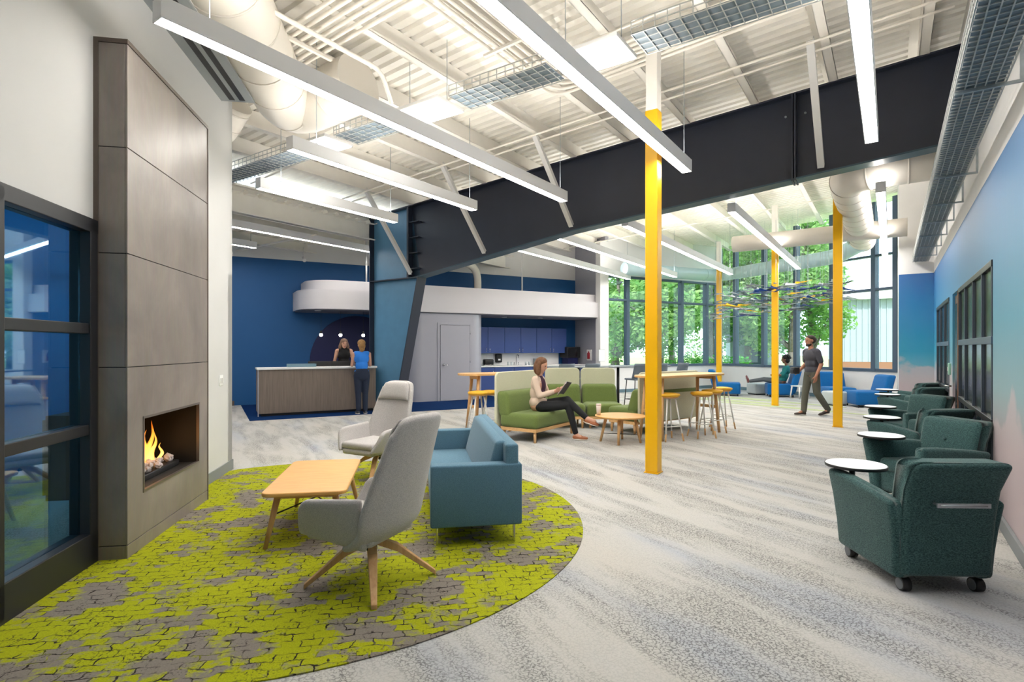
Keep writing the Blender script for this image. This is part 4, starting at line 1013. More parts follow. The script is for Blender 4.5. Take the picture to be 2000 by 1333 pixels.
# ================================================================== dark green tablet chairs
def tablet_chair(lab, p, fdir, tside=-1):
    r = thing('tablet_armchair', lab, 'armchair', (p[0], p[1], 0), facing(fdir), 'tablet armchairs along the mural wall')
    B().rbox((-.245, .245), (-.28, .27), (.12, .34), .03).build('base', DGREEN, r)
    B().rbox((-.185, .185), (-.20, .31), (.32, .44), .04, 4).build('seat_cushion', DGREEN, r)
    for sx in (-1, 1):
        def flare(c, sx=sx):
            k = max(0, (c.z - .10)) / .52
            return Vector((c.x + sx * .05 * k * k + sx * .01, c.y + (.05 * k if c.y > 0 else -.03 * k), c.z - (.02 + .07 * max(0, -c.y / .6 + .25) * k)))
        B().rbox(sorted((sx * .18, sx * .285)), (-.31, .31), (.10, .63), .035, 4, fn=flare, cuts=2).build('armrest', DGREEN, r)
    def backf(c):
        k = max(0, c.z - .10) / .70
        return Vector((c.x * (1 + .03 * max(0, k - .62) / .38), c.y - .10 * k * k - (.05 * max(0, k - .85) / .15 if c.y < -.25 else 0), c.z))
    B().rbox((-.27, .27), (-.345, -.17), (.10, .81), .045, 4, fn=backf, cuts=3).build('backrest', DGREEN, r)
    B().sph((0, -.222, .63), (.016, .01, .016), 10, 6).build('tuft_button', DGREEN, r)
    b = B(); b.path([(-.13, -.40, .565), (-.13, -.455, .565), (.13, -.455, .565), (.13, -.40, .565)], .007, 8); b.bar((-.15, -.455, .565), (.15, -.455, .565), .01, .026); b.build('handle_bar', GALV, r)
    for sx in (-1, 1):
        for sy in (-1, 1):
            w_ = B().tube((sx * .215 - .029, sy * .27, .04), (sx * .215 + .029, sy * .27, .04), .033, n=18).build('caster', mat('caster_grey', S(112, 116, 122), .4), r)
            B().tube((sx * .215 - .025, sy * .27, .04), (sx * .215 + .025, sy * .27, .04), .041, n=18).tube((sx * .215, sy * .27, .06), (sx * .215, sy * .27, .12), .014, n=10).build('caster_tire', BLACK, w_)
    tx = tside * .155; ty = .29
    t = B().lathe([(.185, .0), (.19, .006), (.185, .012)], 40, (tx + tside * .02, ty, .640)).build('tablet', TABLEW, r)
    B().lathe([(.178, -.012), (.192, -.010), (.1935, .009), (.1905, .0095), (.1905, .0)], 40, (tx + tside * .02, ty, .640)).build('tablet_edge', BLACK, t)
    B().tube((tside * .235, ty - .06, .58), (tside * .235, ty - .06, .63), .018, n=12).bar((tside * .235, ty - .06, .628), (tx, ty - .06, .628), .035, .012).tube((tx, ty - .06, .61), (tx, ty - .06, .635), .018, n=12).bar((tx, ty - .06, .628), (tx + tside * .02, ty, .628), .035, .012).build('tablet_pivot', BLACK, r)
    return r
tablet_chair('dark green tablet armchair nearest the camera, back turned, on grey casters', (2.60, 3.62), (.03, 1))
tablet_chair('dark green tablet armchair second from the camera, tufted back facing into the room', (3.80, 5.10), (-.985, -.17), 1)
tablet_chair('dark green tablet armchair third from the camera, back turned', (4.62, 6.32), (-.16, .985))
tablet_chair('dark green tablet armchair fourth from the camera, tufted back facing into the room', (5.50, 7.66), (-.985, -.17), 1)
tablet_chair('dark green tablet armchair fifth from the camera, back turned, by the dark door', (6.88, 9.55), (-.2, .98))
tablet_chair('dark green tablet armchair farthest from the camera, near the mural corner', (7.70, 10.75), (-.4, .916))

# ================================================================== booth sofas with felt screens
def booth(lab, p, fdir, W, panel=(None, None), depth=.72, hp=1.08):
    r = thing('booth_sofa', lab, 'sofa', (p[0], p[1], 0), facing(fdir), 'moss green booth sofas')
    h = W / 2; y0 = -depth / 2; y1 = depth / 2
    B().rbox((-h, h), (y0 + .02, y1), (.21, .44), .07, 5, fn=lambda c: Vector((c.x, c.y, c.z + .015 * (1 - (c.x / h) ** 2) * (c.z > .3)))).build('seat', MOSS, r)
    def bk(c):
        k = (c.z - .38) / .4
        return Vector((c.x * (1 - .05 * max(k, 0)), c.y - .10 * max(0, k), c.z))
    B().rbox((-h, h), (y0, y0 + .24), (.36, .77), .07, 5, fn=bk).build('backrest', MOSS, r)
    b = B(); b.box((-h + .02, h - .02), (y1 - .07, y1 - .02), (.165, .215)); b.box((-h + .02, h - .02), (y0 + .04, y0 + .09), (.165, .215)); b.box((-h + .02, -h + .07), (y0 + .09, y1 - .07), (.165, .215)); b.box((h - .07, h - .02), (y0 + .09, y1 - .07), (.165, .215))
    b.build('frame', OAK, r)
    for sx in (-1, 1):
        for yy in (y1 - .06, y0 + .08): B().tube((sx * (h - .06), yy, .17), (sx * (h - .06), yy, 0), .026, .02, 12).build('leg', OAKX, r)
    pw = h + .0
    P = rtop(2 * pw, hp - .20, .09)
    zc = (hp + .20) / 2
    B().prism([(x, y0 - .075, zc + y) for x, y in P], (0, .045, 0)).build('felt_screen', PALEG, r, bevel=.012)
    return r
booth('moss green booth sofa with pale felt screen, the woman sits on it', (.44, 9.18), (.825, -.565), 1.3)
booth('moss green booth sofa module in the middle, behind the seated woman', (1.00, 10.42), (.04, -1), .68)
booth('moss green booth sofa module right of the middle, above the round table', (1.70, 10.45), (.04, -1), .68)
booth('booth sofa turned away, pale felt screen behind the bar table', (2.55, 10.05), (-.6, .8), 1.66, depth=.66, hp=1.06)

rt = thing('round_table', 'low round oak table with splayed legs between the booth sofa and the near yellow column', 'table', (1.69, 8.62, 0), .5)
B().lathe([(.34, .385), (.385, .40), (.395, .412), (.39, .42)], 48).build('tabletop', ORANGEW, rt)
for k in range(4):
    a = PI / 4 + k * PI / 2; B().tube((.22 * math.cos(a), .22 * math.sin(a), .39), (.31 * math.cos(a), .31 * math.sin(a), 0), .026, .018, 12).build('leg', OAKX, rt)
for k in range(2):
    a = PI / 4 + k * PI / 2; B().tube((.28 * math.cos(a), .28 * math.sin(a), .13), (-.28 * math.cos(a), -.28 * math.sin(a), .13), .006, n=8).build('cross_wire', BLACK, rt)
cu = thing('paper_cup', 'tall white paper cup on the low round table', 'cup', (1.36, 8.68, .421))
B().lathe([(.030, 0), (.040, .15), (.037, .15), (.028, .006)], 20).build('cup_body', mat('cup_white', S(226, 214, 204), .5), cu); B().lathe([(.042, .148), (.042, .165), (.034, .172), (.01, .172)], 20).build('lid', mat('lid_pink', S(220, 196, 190), .5), cu)

# ================================================================== bar tables and stools
def bar_table(lab, p, ang, l_, w_, z=1.03):
    r = thing('bar_table', lab, 'table', (p[0], p[1], 0), ang)
    B_(rtop(l_, w_, w_ * .45, 10), z - .035, z).build('tabletop', OAK, r, bevel=.006)
    for sx in (-1, 1):
        for sy in (-1, 1): B().tube((sx * (l_ / 2 - .30), sy * (w_ / 2 - .14), z - .035), (sx * (l_ / 2 - .22), sy * (w_ / 2 - .08), 0), .03, .024, 12).build('leg', OAKX, r)
        B().bar((sx * (l_ / 2 - .26), -w_ / 2 + .1, .45), (sx * (l_ / 2 - .26), w_ / 2 - .1, .45), .035, .05).build('foot_rail', OAK, r)
        B().bar((sx * (l_ / 2 - .28), -w_ / 2 + .12, z - .07), (sx * (l_ / 2 - .28), w_ / 2 - .12, z - .07), .035, .06).build('cross_rail', OAK, r)
    return r
bar_table('long oak bar table with rounded ends right of the near yellow column', (2.85, 9.33), math.atan2(.6, .8), 2.0, .60)
bar_table('oak bar table at the left behind the booth felt screen', (-.42, 9.75), FE.ang, 1.1, .55)
def stool_proto(lab, p, rz):
    r = thing('bar_stool', lab, 'stool', (p[0], p[1], 0), rz, 'mustard bar stools')
    B().lathe([(.10, .695), (.165, .70), (.178, .72), (.17, .74), (.10, .752), (0.001, .754)], 28).build('seat', MUSTARD, r)
    B().lathe([(.12, .672), (.15, .68), (.15, .697)], 24).build('seat_plate', OAK, r)
    for k in range(4):
        a = PI / 4 + k * PI / 2; c, s = math.cos(a), math.sin(a)
        lg = B().tube((.10 * c, .10 * s, .68), (.208 * c, .208 * s, .12), .0125, n=10).build('leg', LEGW, r); B().tube((.208 * c, .208 * s, .12), (.232 * c, .232 * s, 0), .0145, .013, 10).build('foot_tip', OAKX, lg)
    b = B(); q = [(.188 * math.cos(PI / 4 + k * PI / 2), .188 * math.sin(PI / 4 + k * PI / 2), .23) for k in range(4)]
    for k in range(4): b.tube(q[k], q[(k + 1) % 4], .007, n=8)
    b.build('footrest', LEGW, r)
    return r
st0 = stool_proto('mustard bar stool just right of the near yellow column', (2.50, 8.82), .3)
for p, rz, lab in (((3.12, 9.10), .2, 'mustard bar stool, front one of the trio at the right of the bar table'), ((3.47, 9.58), .5, 'mustard bar stool, middle one of the trio at the right of the bar table'), ((3.86, 10.15), .1, 'mustard bar stool, rear one of the trio at the right of the bar table'),
                   ((-.56, 9.22), .4, 'mustard bar stool left of the booth screen, left one of two'), ((-.36, 9.38), .1, 'mustard bar stool left of the booth screen, right one of two')):
    dup(st0, (p[0], p[1], 0), rz, lab)

# ================================================================== cafe tables and grey chairs in front of the kitchen
def cafe_table(lab, p, rz, l_, w_):
    r = thing('cafe_table', lab, 'table', (p[0], p[1], 0), rz)
    B().rbox((-l_ / 2, l_ / 2), (-w_ / 2, w_ / 2), (1.01, 1.04), .01).build('tabletop', mat('cafe_top', S(120, 128, 134), .4), r)
    B().tube((0, 0, .02), (0, 0, 1.01), .035, n=14).build('post', BLACK, r); B().rbox((-.28, .28), (-.28, .28), (0, .02), .006).build('foot', BLACK, r)
cafe_table('long grey high table behind the middle booth screens', (1.55, 12.9), FE.ang, 1.5, .6)
cafe_table('dark square high table behind the bar table, left of the far columns', (3.35, 13.6), FE.ang, .9, .6)
cafe_table('dark square high table just left of the near yellow column', (2.55, 13.3), FE.ang, .8, .6)
def bar_chair(lab, p, rz):
    r = thing('bar_chair', lab, 'chair', (p[0], p[1], 0), rz, 'grey high chairs')
    B().grid(lambda u, v: Vector(((u - .5) * .44 * (1 - .1 * v), -.20 - .09 * v + .10 * (2 * u - 1) ** 2, .78 + .34 * v)), 10, 6).build('backrest', CHGREY, r, mods=[('SOLIDIFY', dict(thickness=.016))])
    B().rbox((-.21, .21), (-.2, .2), (.74, .78), .015).build('seat', CHGREY, r)
    for sx in (-1, 1):
        for sy in (-1, 1): B().tube((sx * .17, sy * .16, .745), (sx * .22, sy * .21, 0), .011, n=8).build('leg', BLACK, r)
    b = B(); q = [(-.2, -.195, .3), (.2, -.195, .3), (.2, .195, .3), (-.2, .195, .3)]
    for k in range(4): b.tube(q[k], q[(k + 1) % 4], .008, n=8)
    b.build('footrest', BLACK, r); return r
c0 = bar_chair('grey high chair behind the middle booth screen, left one', (1.12, 12.35), FE.ang)
for p, rz, lab in (((1.72, 12.55), FE.ang, 'grey high chair behind the right booth screen'), ((2.85, 12.6), .4, 'grey high chair just left of the near yellow column, against the window'), ((3.35, 12.9), .2, 'grey high chair right of the near yellow column'), ((3.95, 13.3), .7, 'grey high chair at the right end of the dark square table')):
    dup(c0, (p[0], p[1], 0), rz, lab)

# ================================================================== blue lounge chairs and poufs by the window
def lounge(lab, p, fdir):
    r = thing('lounge_chair', lab, 'lounge chair', (p[0], p[1], 0), facing(fdir), 'royal blue lounge chairs')
    B().rbox((-.34, .34), (-.30, .42), (.06, .40), .05, 4).build('seat', ROYAL, r)
    B().rbox((-.34, .34), (-.36, -.16), (.10, .80), .06, 4, fn=lambda c: Vector((c.x * (1 - .1 * max(0, c.z - .4)), c.y - .16 * max(0, (c.z - .36) / .4), c.z))).build('backrest', ROYAL, r)
    for sx in (-1, 1):
        for sy in (-.28, .34): B().tube((sx * .28, sy, .0), (sx * .28, sy, .07), .02, n=10).build('foot', BLACK, r)
lounge('royal blue lounge chair beside the bar stools, facing right', (6.65, 17.2), (.93, -.36))
lounge('royal blue lounge chair the person with dark hair sits in', (8.15, 16.75), (-.95, .3))
lounge('royal blue lounge chair right behind the walking man', (8.93, 15.2), (-.15, -1))
lounge('royal blue lounge chair in the corner beside the mural wall', (8.9, 13.85), (-.96, .1))
s_ = thing('side_stool', 'small white bent-leg side stool behind the seated person', 'stool', (8.40, 16.15, 0), .3)
B().rbox((-.17, .17), (-.17, .17), (.34, .37), .012).build('seat', LEGW, s_)
for sx in (-1, 1):
    for sy in (-1, 1): B().tube((sx * .14, sy * .14, .34), (sx * .18, sy * .17, 0), .022, .016, 10).build('leg', LEGW, s_)
pf = thing('pouf', 'pale grey cube pouf under the seated person\'s feet', 'pouf', (7.72, 17.45, 0), .3, 'poufs')
B().rbox((-.22, .22), (-.22, .22), (.03, .36), .05, 4).build('cushion', fabric('pouf_grey', S(170, 180, 184), S(190, 198, 200)), pf); B().box((-.18, .18), (-.18, .18), (0, .035)).build('plinth', BLACK, pf)
pf = dup(pf, (8.28, 14.2, 0), .2, 'pale grey cube pouf left of the right-hand yellow column base')
# ================================================================== people
SKIN = mat('skin', S(202, 154, 130), .55, noise=.05, nscale=20); SKIN2 = mat('skin_tan', S(164, 114, 90), .55, noise=.05, nscale=20); SKIN3 = mat('skin_brown', S(110, 76, 60), .55, noise=.05, nscale=20)
EYE = mat('eye_dark', S(40, 30, 28), .3); LIP = mat('lip', S(176, 96, 92), .5)
def caps(b, p, q, r0, r1=None, flat=1):
    r1 = r0 if r1 is None else r1; p = Vector(p); q = Vector(q)
    b.sph(p, r0, 14, 10); b.sph(q, r1, 14, 10)
    if (q - p).length > 1e-4: b.tube(p, q, r0, r1, 14)
def organic(b, name, m, parent, vox=.009, smooth=6):
    return b.build(name, m, parent, smooth=True, mods=[('REMESH', dict(mode='VOXEL', voxel_size=vox, use_smooth_shade=True)), ('SMOOTH', dict(factor=.5, iterations=smooth))])
def hand(b, w_, d, side, up, curl=.5, s=1.0):
    """palm from the wrist w_ along d, five fingers of unequal length that bend towards -up, thumb off the side"""
    w_ = Vector(w_); d = Vector(d).normalized(); side = Vector(side).normalized(); up = Vector(up).normalized()
    pe = w_ + d * .085 * s
    for k in (-1, 0, 1): caps(b, w_ + side * .012 * k * s, pe + side * .026 * k * s, .017 * s, .014 * s)
    for k, L_ in ((-1.5, .062), (-.5, .078), (.5, .082), (1.5, .07)):
        p0 = pe + side * .0185 * k * s; d1 = (d - up * curl * .5).normalized(); p1 = p0 + d1 * L_ * .5 * s
        d2 = (d - up * curl * 1.6).normalized(); p2 = p1 + d2 * L_ * .5 * s
        caps(b, p0, p1, .0095 * s, .0085 * s); caps(b, p1, p2, .0085 * s, .0075 * s)
    t0 = w_ + d * .025 * s + side * .028 * s; t1 = t0 + (d * .7 + side * .75 - up * .2).normalized() * .042 * s; t2 = t1 + (d * .95 + side * .1 - up * .4).normalized() * .034 * s
    caps(b, t0, t1, .013 * s, .011 * s); caps(b, t1, t2, .011 * s, .009 * s)
def shoe(parent, heel, d, m, L_=.25, name='shoe', up=Vector((0, 0, 1))):
    heel = Vector(heel); d = Vector(d).normalized(); sd = d.cross(up).normalized()
    R = Matrix((sd, d, sd.cross(d))).transposed()
    b = B(); b.sph(heel + R @ Vector((0, .05, .04)), (.04, .06, .042), 14, 10, R); b.sph(heel + R @ Vector((0, L_ * .62, .032)), (.046, .10, .032), 14, 10, R); b.sph(heel + R @ Vector((0, L_ * .36, .042)), (.038, .09, .04), 14, 10, R)
    o = organic(b, name, m, parent, .008, 3)
    b = B(); b.sph(heel + R @ Vector((0, L_ * .46, .008)), (.05, L_ * .54, .014), 18, 6, R); b.build('sole', mat('sole_pale', S(196, 190, 180), .6), o)
def head(b, c, fwd, up=(0, 0, 1), s=1.0):
    """skull, jaw, nose, ears as lumps of the one body surface; returns an orthonormal basis"""
    c = Vector(c); f = Vector(fwd).normalized(); u = Vector(up); u = (u - f * u.dot(f)).normalized(); r = f.cross(u)
    R = Matrix((r, f, u)).transposed()
    b.sph(c + u * .025 * s, (.073 * s, .09 * s, .088 * s), 18, 14, R)
    b.sph(c - u * .045 * s + f * .022 * s, (.056 * s, .064 * s, .07 * s), 16, 12, R)
    b.sph(c - u * .10 * s + f * .055 * s, (.024 * s, .022 * s, .018 * s), 10, 8, R)
    caps(b, c + u * .012 * s + f * .086 * s, c - u * .026 * s + f * .102 * s, .009 * s, .013 * s)
    for k in (-1, 1): b.sph(c - u * .005 * s + r * .074 * s * k - f * .01 * s, (.010 * s, .02 * s, .03 * s), 10, 8, R)
    return c, f, u, r, R
def face(parent, basis, s=1.0):
    c, f, u, r, R = basis
    for k in (-1, 1): B().sph(c + u * .012 * s + f * .079 * s + r * .031 * s * k, (.013 * s, .008 * s, .008 * s), 10, 8, R).build('eye', EYE, parent)
    B().sph(c - u * .062 * s + f * .083 * s, (.024 * s, .010 * s, .008 * s), 10, 6, R).build('mouth', LIP, parent)
def person(lab, loc, fdir, body, skin):
    o = organic(body, 'person', skin, None, .0085, 5); o.location = loc; o.rotation_euler = (0, 0, facing(fdir)); return tag(o, lab, 'person')

# --- standing woman at the counter, back to us (facing +Y local)
def torso(b, z0=.88, w_=.16, lean=0):
    b.sph((0, 0, z0 + .04), (w_ * .98, .11, .12), 16, 12); b.sph((0, lean * .3, z0 + .20), (w_ * .80, .095, .14), 16, 12)
    b.sph((0, lean * .7, z0 + .37), (w_ * 1.0, .105, .15), 16, 12); caps(b, (-w_ * .85, lean, z0 + .475), (w_ * .85, lean, z0 + .475), .052); caps(b, (0, lean, z0 + .48), (0, lean + .015, z0 + .60), .048, .044)
b = B(); torso(b, .86, .155, .03)
for sx in (-1, 1):
    caps(b, (sx * .085, 0, .86), (sx * .075, .01, .47), .083, .055); caps(b, (sx * .075, .01, .47), (sx * .07, -.02, .09), .054, .036); caps(b, (sx * .07, -.02, .07), (sx * .075, .10, .035), .034, .03)
    caps(b, (sx * .165, .03, 1.33), (sx * .20, .10, 1.08), .045, .036); caps(b, (sx * .20, .10, 1.08), (sx * .11, .34, 1.10), .036, .026); hand(b, (sx * .11, .34, 1.10), (-sx * .4, 1, 0), (-sx, -.3, 0), (0, 0, 1), .3, .9)
hb = head(b, (0, .05, 1.525), (.05, 1, -.1), s=.98)
P1 = person('woman in a bright blue sleeveless top standing at the reception counter', (-3.35, 12.33, .005), (-.40, .9), b, SKIN)
face(P1, hb)
b = B(); b.sph((0, .0, .93), (.168, .125, .09), 16, 10); b.sph((0, .01, 1.07), (.14, .11, .14), 16, 12); b.sph((0, .02, 1.23), (.168, .117, .15), 16, 12); caps(b, (-.125, .03, 1.335), (.125, .03, 1.335), .06)
organic(b, 'top', mat('blue_top', S(34, 120, 214), .8), P1)
b = B(); b.sph((0, -.005, .90), (.172, .128, .14), 16, 10); b.sph((0, -.03, .84), (.15, .11, .11), 16, 10)
for sx in (-1, 1): caps(b, (sx * .085, 0, .85), (sx * .076, .01, .47), .096, .070); caps(b, (sx * .076, .01, .47), (sx * .072, -.02, .10), .066, .055)
organic(b, 'trousers', mat('navy_trousers', S(24, 36, 58), .85), P1)
for sx in (-1, 1): shoe(P1, (sx * .075, -.06, 0), (sx * .1, 1, 0), mat('shoe_dark', S(50, 56, 66), .6), .23)
b = B(); b.sph((0, .04, 1.575), (.09, .10, .082), 16, 12); b.sph((0, -.02, 1.51), (.08, .07, .085), 16, 12); b.sph((0, -.035, 1.44), (.062, .045, .06), 14, 10); b.sph((.0, -.08, 1.53), (.05, .035, .06), 12, 8)
organic(b, 'hair', mat('hair_blond', S(150, 112, 66), .7, noise=.25, nscale=60), P1, .008, 3)

# --- receptionist behind the counter, facing us
b = B(); torso(b, .93, .155, .02)
for sx in (-1, 1):
    caps(b, (sx * .085, 0, .93), (sx * .08, .01, .5), .083, .055); caps(b, (sx * .08, .01, .5), (sx * .07, -.02, .09), .054, .036); caps(b, (sx * .07, -.02, .07), (sx * .075, .10, .035), .034, .03)
    caps(b, (sx * .165, .02, 1.40), (sx * .225, .04, 1.13), .046, .037); caps(b, (sx * .225, .04, 1.13), (sx * .13, .24, 1.02), .036, .027); hand(b, (sx * .13, .24, 1.02), (-sx * .4, 1, -.2), (-sx, -.3, 0), (0, 0, 1), .4, .9)
hb = head(b, (0, .045, 1.575), (-.05, 1, -.03))
P2 = person('receptionist in a black sleeveless top standing behind the counter', FE(-8.28, -.42, 0), (.46, -.88), b, SKIN)
face(P2, hb)
b = B(); b.sph((0, .0, 1.0), (.165, .122, .09), 16, 10); b.sph((0, .01, 1.14), (.138, .108, .14), 16, 12); b.sph((0, .015, 1.30), (.16, .118, .15), 16, 12); caps(b, (-.105, .02, 1.405), (.105, .02, 1.405), .058); caps(b, (0, .022, 1.40), (0, .03, 1.485), .06, .053)
organic(b, 'top', mat('black_top', S(14, 13, 16), .85), P2)
b = B(); b.sph((0, 0, .96), (.166, .122, .10), 16, 10)
for sx in (-1, 1): caps(b, (sx * .085, 0, .92), (sx * .08, .01, .5), .092, .066); caps(b, (sx * .08, .01, .5), (sx * .072, -.02, .10), .066, .055)
organic(b, 'trousers', mat('dark_trousers', S(26, 26, 32), .85), P2)
for sx in (-1, 1): shoe(P2, (sx * .075, -.06, 0), (sx * .1, 1, 0), MATS['shoe_dark'], .23)
b = B(); b.sph((0, .035, 1.625), (.09, .098, .08), 16, 12)
for sx in (-1, 1): caps(b, (sx * .07, .035, 1.60), (sx * .095, .02, 1.50), .032, .038); caps(b, (sx * .095, .02, 1.50), (sx * .09, .015, 1.42), .04, .028)
b.sph((0, -.04, 1.53), (.085, .05, .12), 16, 10)
organic(b, 'hair', mat('hair_wavy', S(126, 98, 82), .7, noise=.35, nscale=40), P2, .008, 3)

# --- woman reading on the booth sofa, legs crossed (facing +Y)
b = B(); hz = .55
b.sph((0, -.02, hz), (.17, .14, .12), 16, 12); b.sph((0, -.05, hz + .17), (.135, .10, .15), 16, 12); b.sph((0, -.035, hz + .33), (.15, .10, .14), 16, 12); caps(b, (-.13, -.03, hz + .43), (.13, -.03, hz + .43), .052); caps(b, (0, -.02, hz + .44), (0, .005, hz + .55), .048, .043)
LK = [(.10, .06, hz - .01), (.02, .48, hz + .03), (-.02, .60, .10)]                 # standing leg
RK = [(-.10, .06, hz), (.00, .46, hz + .10), (.06, .80, hz - .17)]                   # crossed over
for J in (LK, RK): caps(b, J[0], J[1], .085, .058); caps(b, J[1], J[2], .055, .036)
caps(b, LK[2], (-.02, .72, .04), .034, .03); caps(b, RK[2], (.07, .92, hz - .21), .034, .03)
for sx in (-1, 1):
    el = (sx * .20, .06, hz + .17); wr = (sx * .09, .27, hz + .24); caps(b, (sx * .16, -.03, hz + .42), el, .045, .037); caps(b, el, wr, .036, .026); hand(b, wr, (-sx * .25, 1, .35), (sx * .2, .3, 1), (-sx, 0, 0), .9, .9)
hb = head(b, (0, .025, hz + .655), (.03, 1, -.32))
P3 = person('woman in a beige cardigan reading with crossed legs on the green sofa', (.46, 9.05, -.02), (.93, -.37), b, SKIN)
face(P3, hb)
b = B(); b.sph((0, -.03, hz + .05), (.178, .15, .12), 16, 12); b.sph((0, -.055, hz + .2), (.15, .115, .15), 16, 12); b.sph((0, -.045, hz + .34), (.158, .108, .13), 16, 12); caps(b, (-.135, -.035, hz + .43), (.135, -.035, hz + .43), .06)
for sx in (-1, 1): caps(b, (sx * .165, -.03, hz + .42), (sx * .205, .06, hz + .17), .056, .05); caps(b, (sx * .205, .06, hz + .17), (sx * .10, .245, hz + .235), .05, .038)
organic(b, 'cardigan', mat('cardigan_beige', S(208, 186, 168), .9, bump=.2, bscale=150), P3)
b = B(); b.sph((0, .035, hz + .33), (.075, .062, .13), 14, 10); b.sph((0, .02, hz + .18), (.08, .075, .14), 14, 10); caps(b, (0, -.01, hz + .47), (0, .03, hz + .42), .05, .04)
organic(b, 'blouse', mat('plum_blouse', S(62, 32, 52), .8), P3)
b = B(); b.sph((0, .0, hz - .01), (.172, .145, .10), 16, 12)
for J in (LK, RK): caps(b, J[0], J[1], .094, .068); caps(b, J[1], Vector(J[1]).lerp(Vector(J[2]), .92), .066, .046)
organic(b, 'trousers', mat('black_trousers', S(24, 26, 30), .85), P3)
TAN = mat('shoe_tan', S(160, 96, 62), .5)
shoe(P3, (-.02, .55, .02), (-.05, 1, 0), TAN, .24); shoe(P3, (.05, .75, hz - .235), (.12, 1, -.25), TAN, .24)
b = B(); b.sph((0, .02, hz + .715), (.09, .10, .08), 16, 12); b.sph((0, -.05, hz + .62), (.086, .06, .12), 16, 12)
for sx in (-1, 1): caps(b, (sx * .072, .01, hz + .69), (sx * .085, .0, hz + .53), .034, .036)
organic(b, 'hair', mat('hair_brown', S(104, 68, 42), .65, noise=.3, nscale=60), P3, .008, 3)
bk = thing('book', 'dark grey open folder held by the seated woman', 'book', (.46, 9.05, -.02), facing((.93, -.37)))
R_ = Matrix.Rotation(.95, 3, 'X')
for sx in (-1, 1):
    R2 = R_ @ Matrix.Rotation(sx * .25, 3, 'Y')
    B().cbox(Vector((sx * .085, .40, hz + .29)), (.17, .24, .008), R2).build('cover', mat('folder_grey', S(70, 66, 70), .5), bk); B().cbox(Vector((sx * .083, .395, hz + .296)), (.155, .225, .006), R2).build('pages', mat('page_grey', S(170, 150, 146), .7), bk)

# --- walking man (facing +Y)
b = B()
b.sph((0, 0, .95), (.16, .115, .12), 16, 12); b.sph((0, .0, 1.12), (.15, .11, .14), 16, 12); b.sph((0, .015, 1.30), (.185, .12, .15), 16, 12); caps(b, (-.165, .01, 1.40), (.165, .01, 1.40), .06); caps(b, (0, .015, 1.41), (0, .035, 1.53), .058, .054)
FL = [(.085, .01, .92), (.08, .10, .50), (.075, .14, .10)]; BL = [(-.085, -.01, .92), (-.08, -.06, .50), (-.075, -.32, .14)]
for J in (FL, BL): caps(b, J[0], J[1], .088, .062); caps(b, J[1], J[2], .058, .04)
caps(b, FL[2], (.08, .26, .04), .036, .03); caps(b, BL[2], (-.075, -.22, .05), .036, .03)
caps(b, (-.20, .01, 1.39), (-.235, -.05, 1.12), .052, .042); caps(b, (-.235, -.05, 1.12), (-.22, .06, .87), .042, .03); hand(b, (-.22, .06, .87), (.05, .15, -1), (.1, 1, .1), (-1, 0, 0), .5, 1.0)
caps(b, (.20, .01, 1.39), (.235, -.02, 1.12), .052, .042); caps(b, (.235, -.02, 1.12), (.20, .17, .95), .042, .03); hand(b, (.20, .17, .95), (-.1, 1, -.5), (-.3, .3, 1), (1, 0, 0), .9, 1.0)
hb = head(b, (0, .05, 1.625), (0, 1, -.06), s=1.04)
P4 = person('man in a dark grey T-shirt walking left in front of the windows', (6.52, 12.02, 0), (-.98, -.12), b, SKIN2)
face(P4, hb, 1.04)
b = B(); b.sph((0, 0, .99), (.175, .132, .12), 16, 12); b.sph((0, .0, 1.13), (.166, .125, .14), 16, 12); b.sph((0, .015, 1.30), (.198, .132, .15), 16, 12); caps(b, (-.165, .01, 1.395), (.165, .01, 1.395), .07)
for sx, e_ in ((-1, (-.232, -.03, 1.19)), (1, (.232, -.01, 1.19))): caps(b, (sx * .2, .01, 1.38), e_, .066, .06)
organic(b, 'tshirt', mat('charcoal_tee', S(66, 66, 74), .9), P4)
b = B(); b.sph((0, 0, .94), (.165, .122, .10), 16, 12)
for J in (FL, BL): caps(b, J[0], J[1], .098, .074); caps(b, J[1], J[2], .072, .06)
organic(b, 'trousers', mat('olive_trousers', S(84, 84, 74), .9), P4)
SN = mat('sneaker_dark', S(58, 48, 44), .6)
shoe(P4, (.078, .09, .0), (.05, 1, 0), SN, .27); shoe(P4, (-.075, -.36, .05), (0, 1, -.22), SN, .27, up=Vector((0, .2, 1)).normalized())
b = B(); b.sph((0, .035, 1.683), (.084, .098, .072), 16, 12); b.sph((0, -.01, 1.645), (.085, .082, .085), 16, 12); organic(b, 'hair', mat('hair_dark', S(48, 36, 30), .7, noise=.25, nscale=60), P4, .008, 2)
b = B(); b.sph((0, .105, 1.535), (.05, .035, .04), 12, 8); b.sph((0, .07, 1.545), (.066, .05, .04), 12, 8); organic(b, 'beard', MATS['hair_dark'], P4, .008, 2)
bg_ = thing('camera_bag', 'small black camera bag held in front of the walking man', 'bag', (6.52, 12.02, 0), facing((-.98, -.12)))
B().rbox((.06, .24), (.23, .36), (.90, 1.05), .025).build('pouch', BLACK, bg_); B().tube((.15, .235, .95), (.15, .235, 1.0), .02).rbox((.09, .21), (.36, .375), (.92, 1.0), .005).build('pocket', BLACK, bg_)

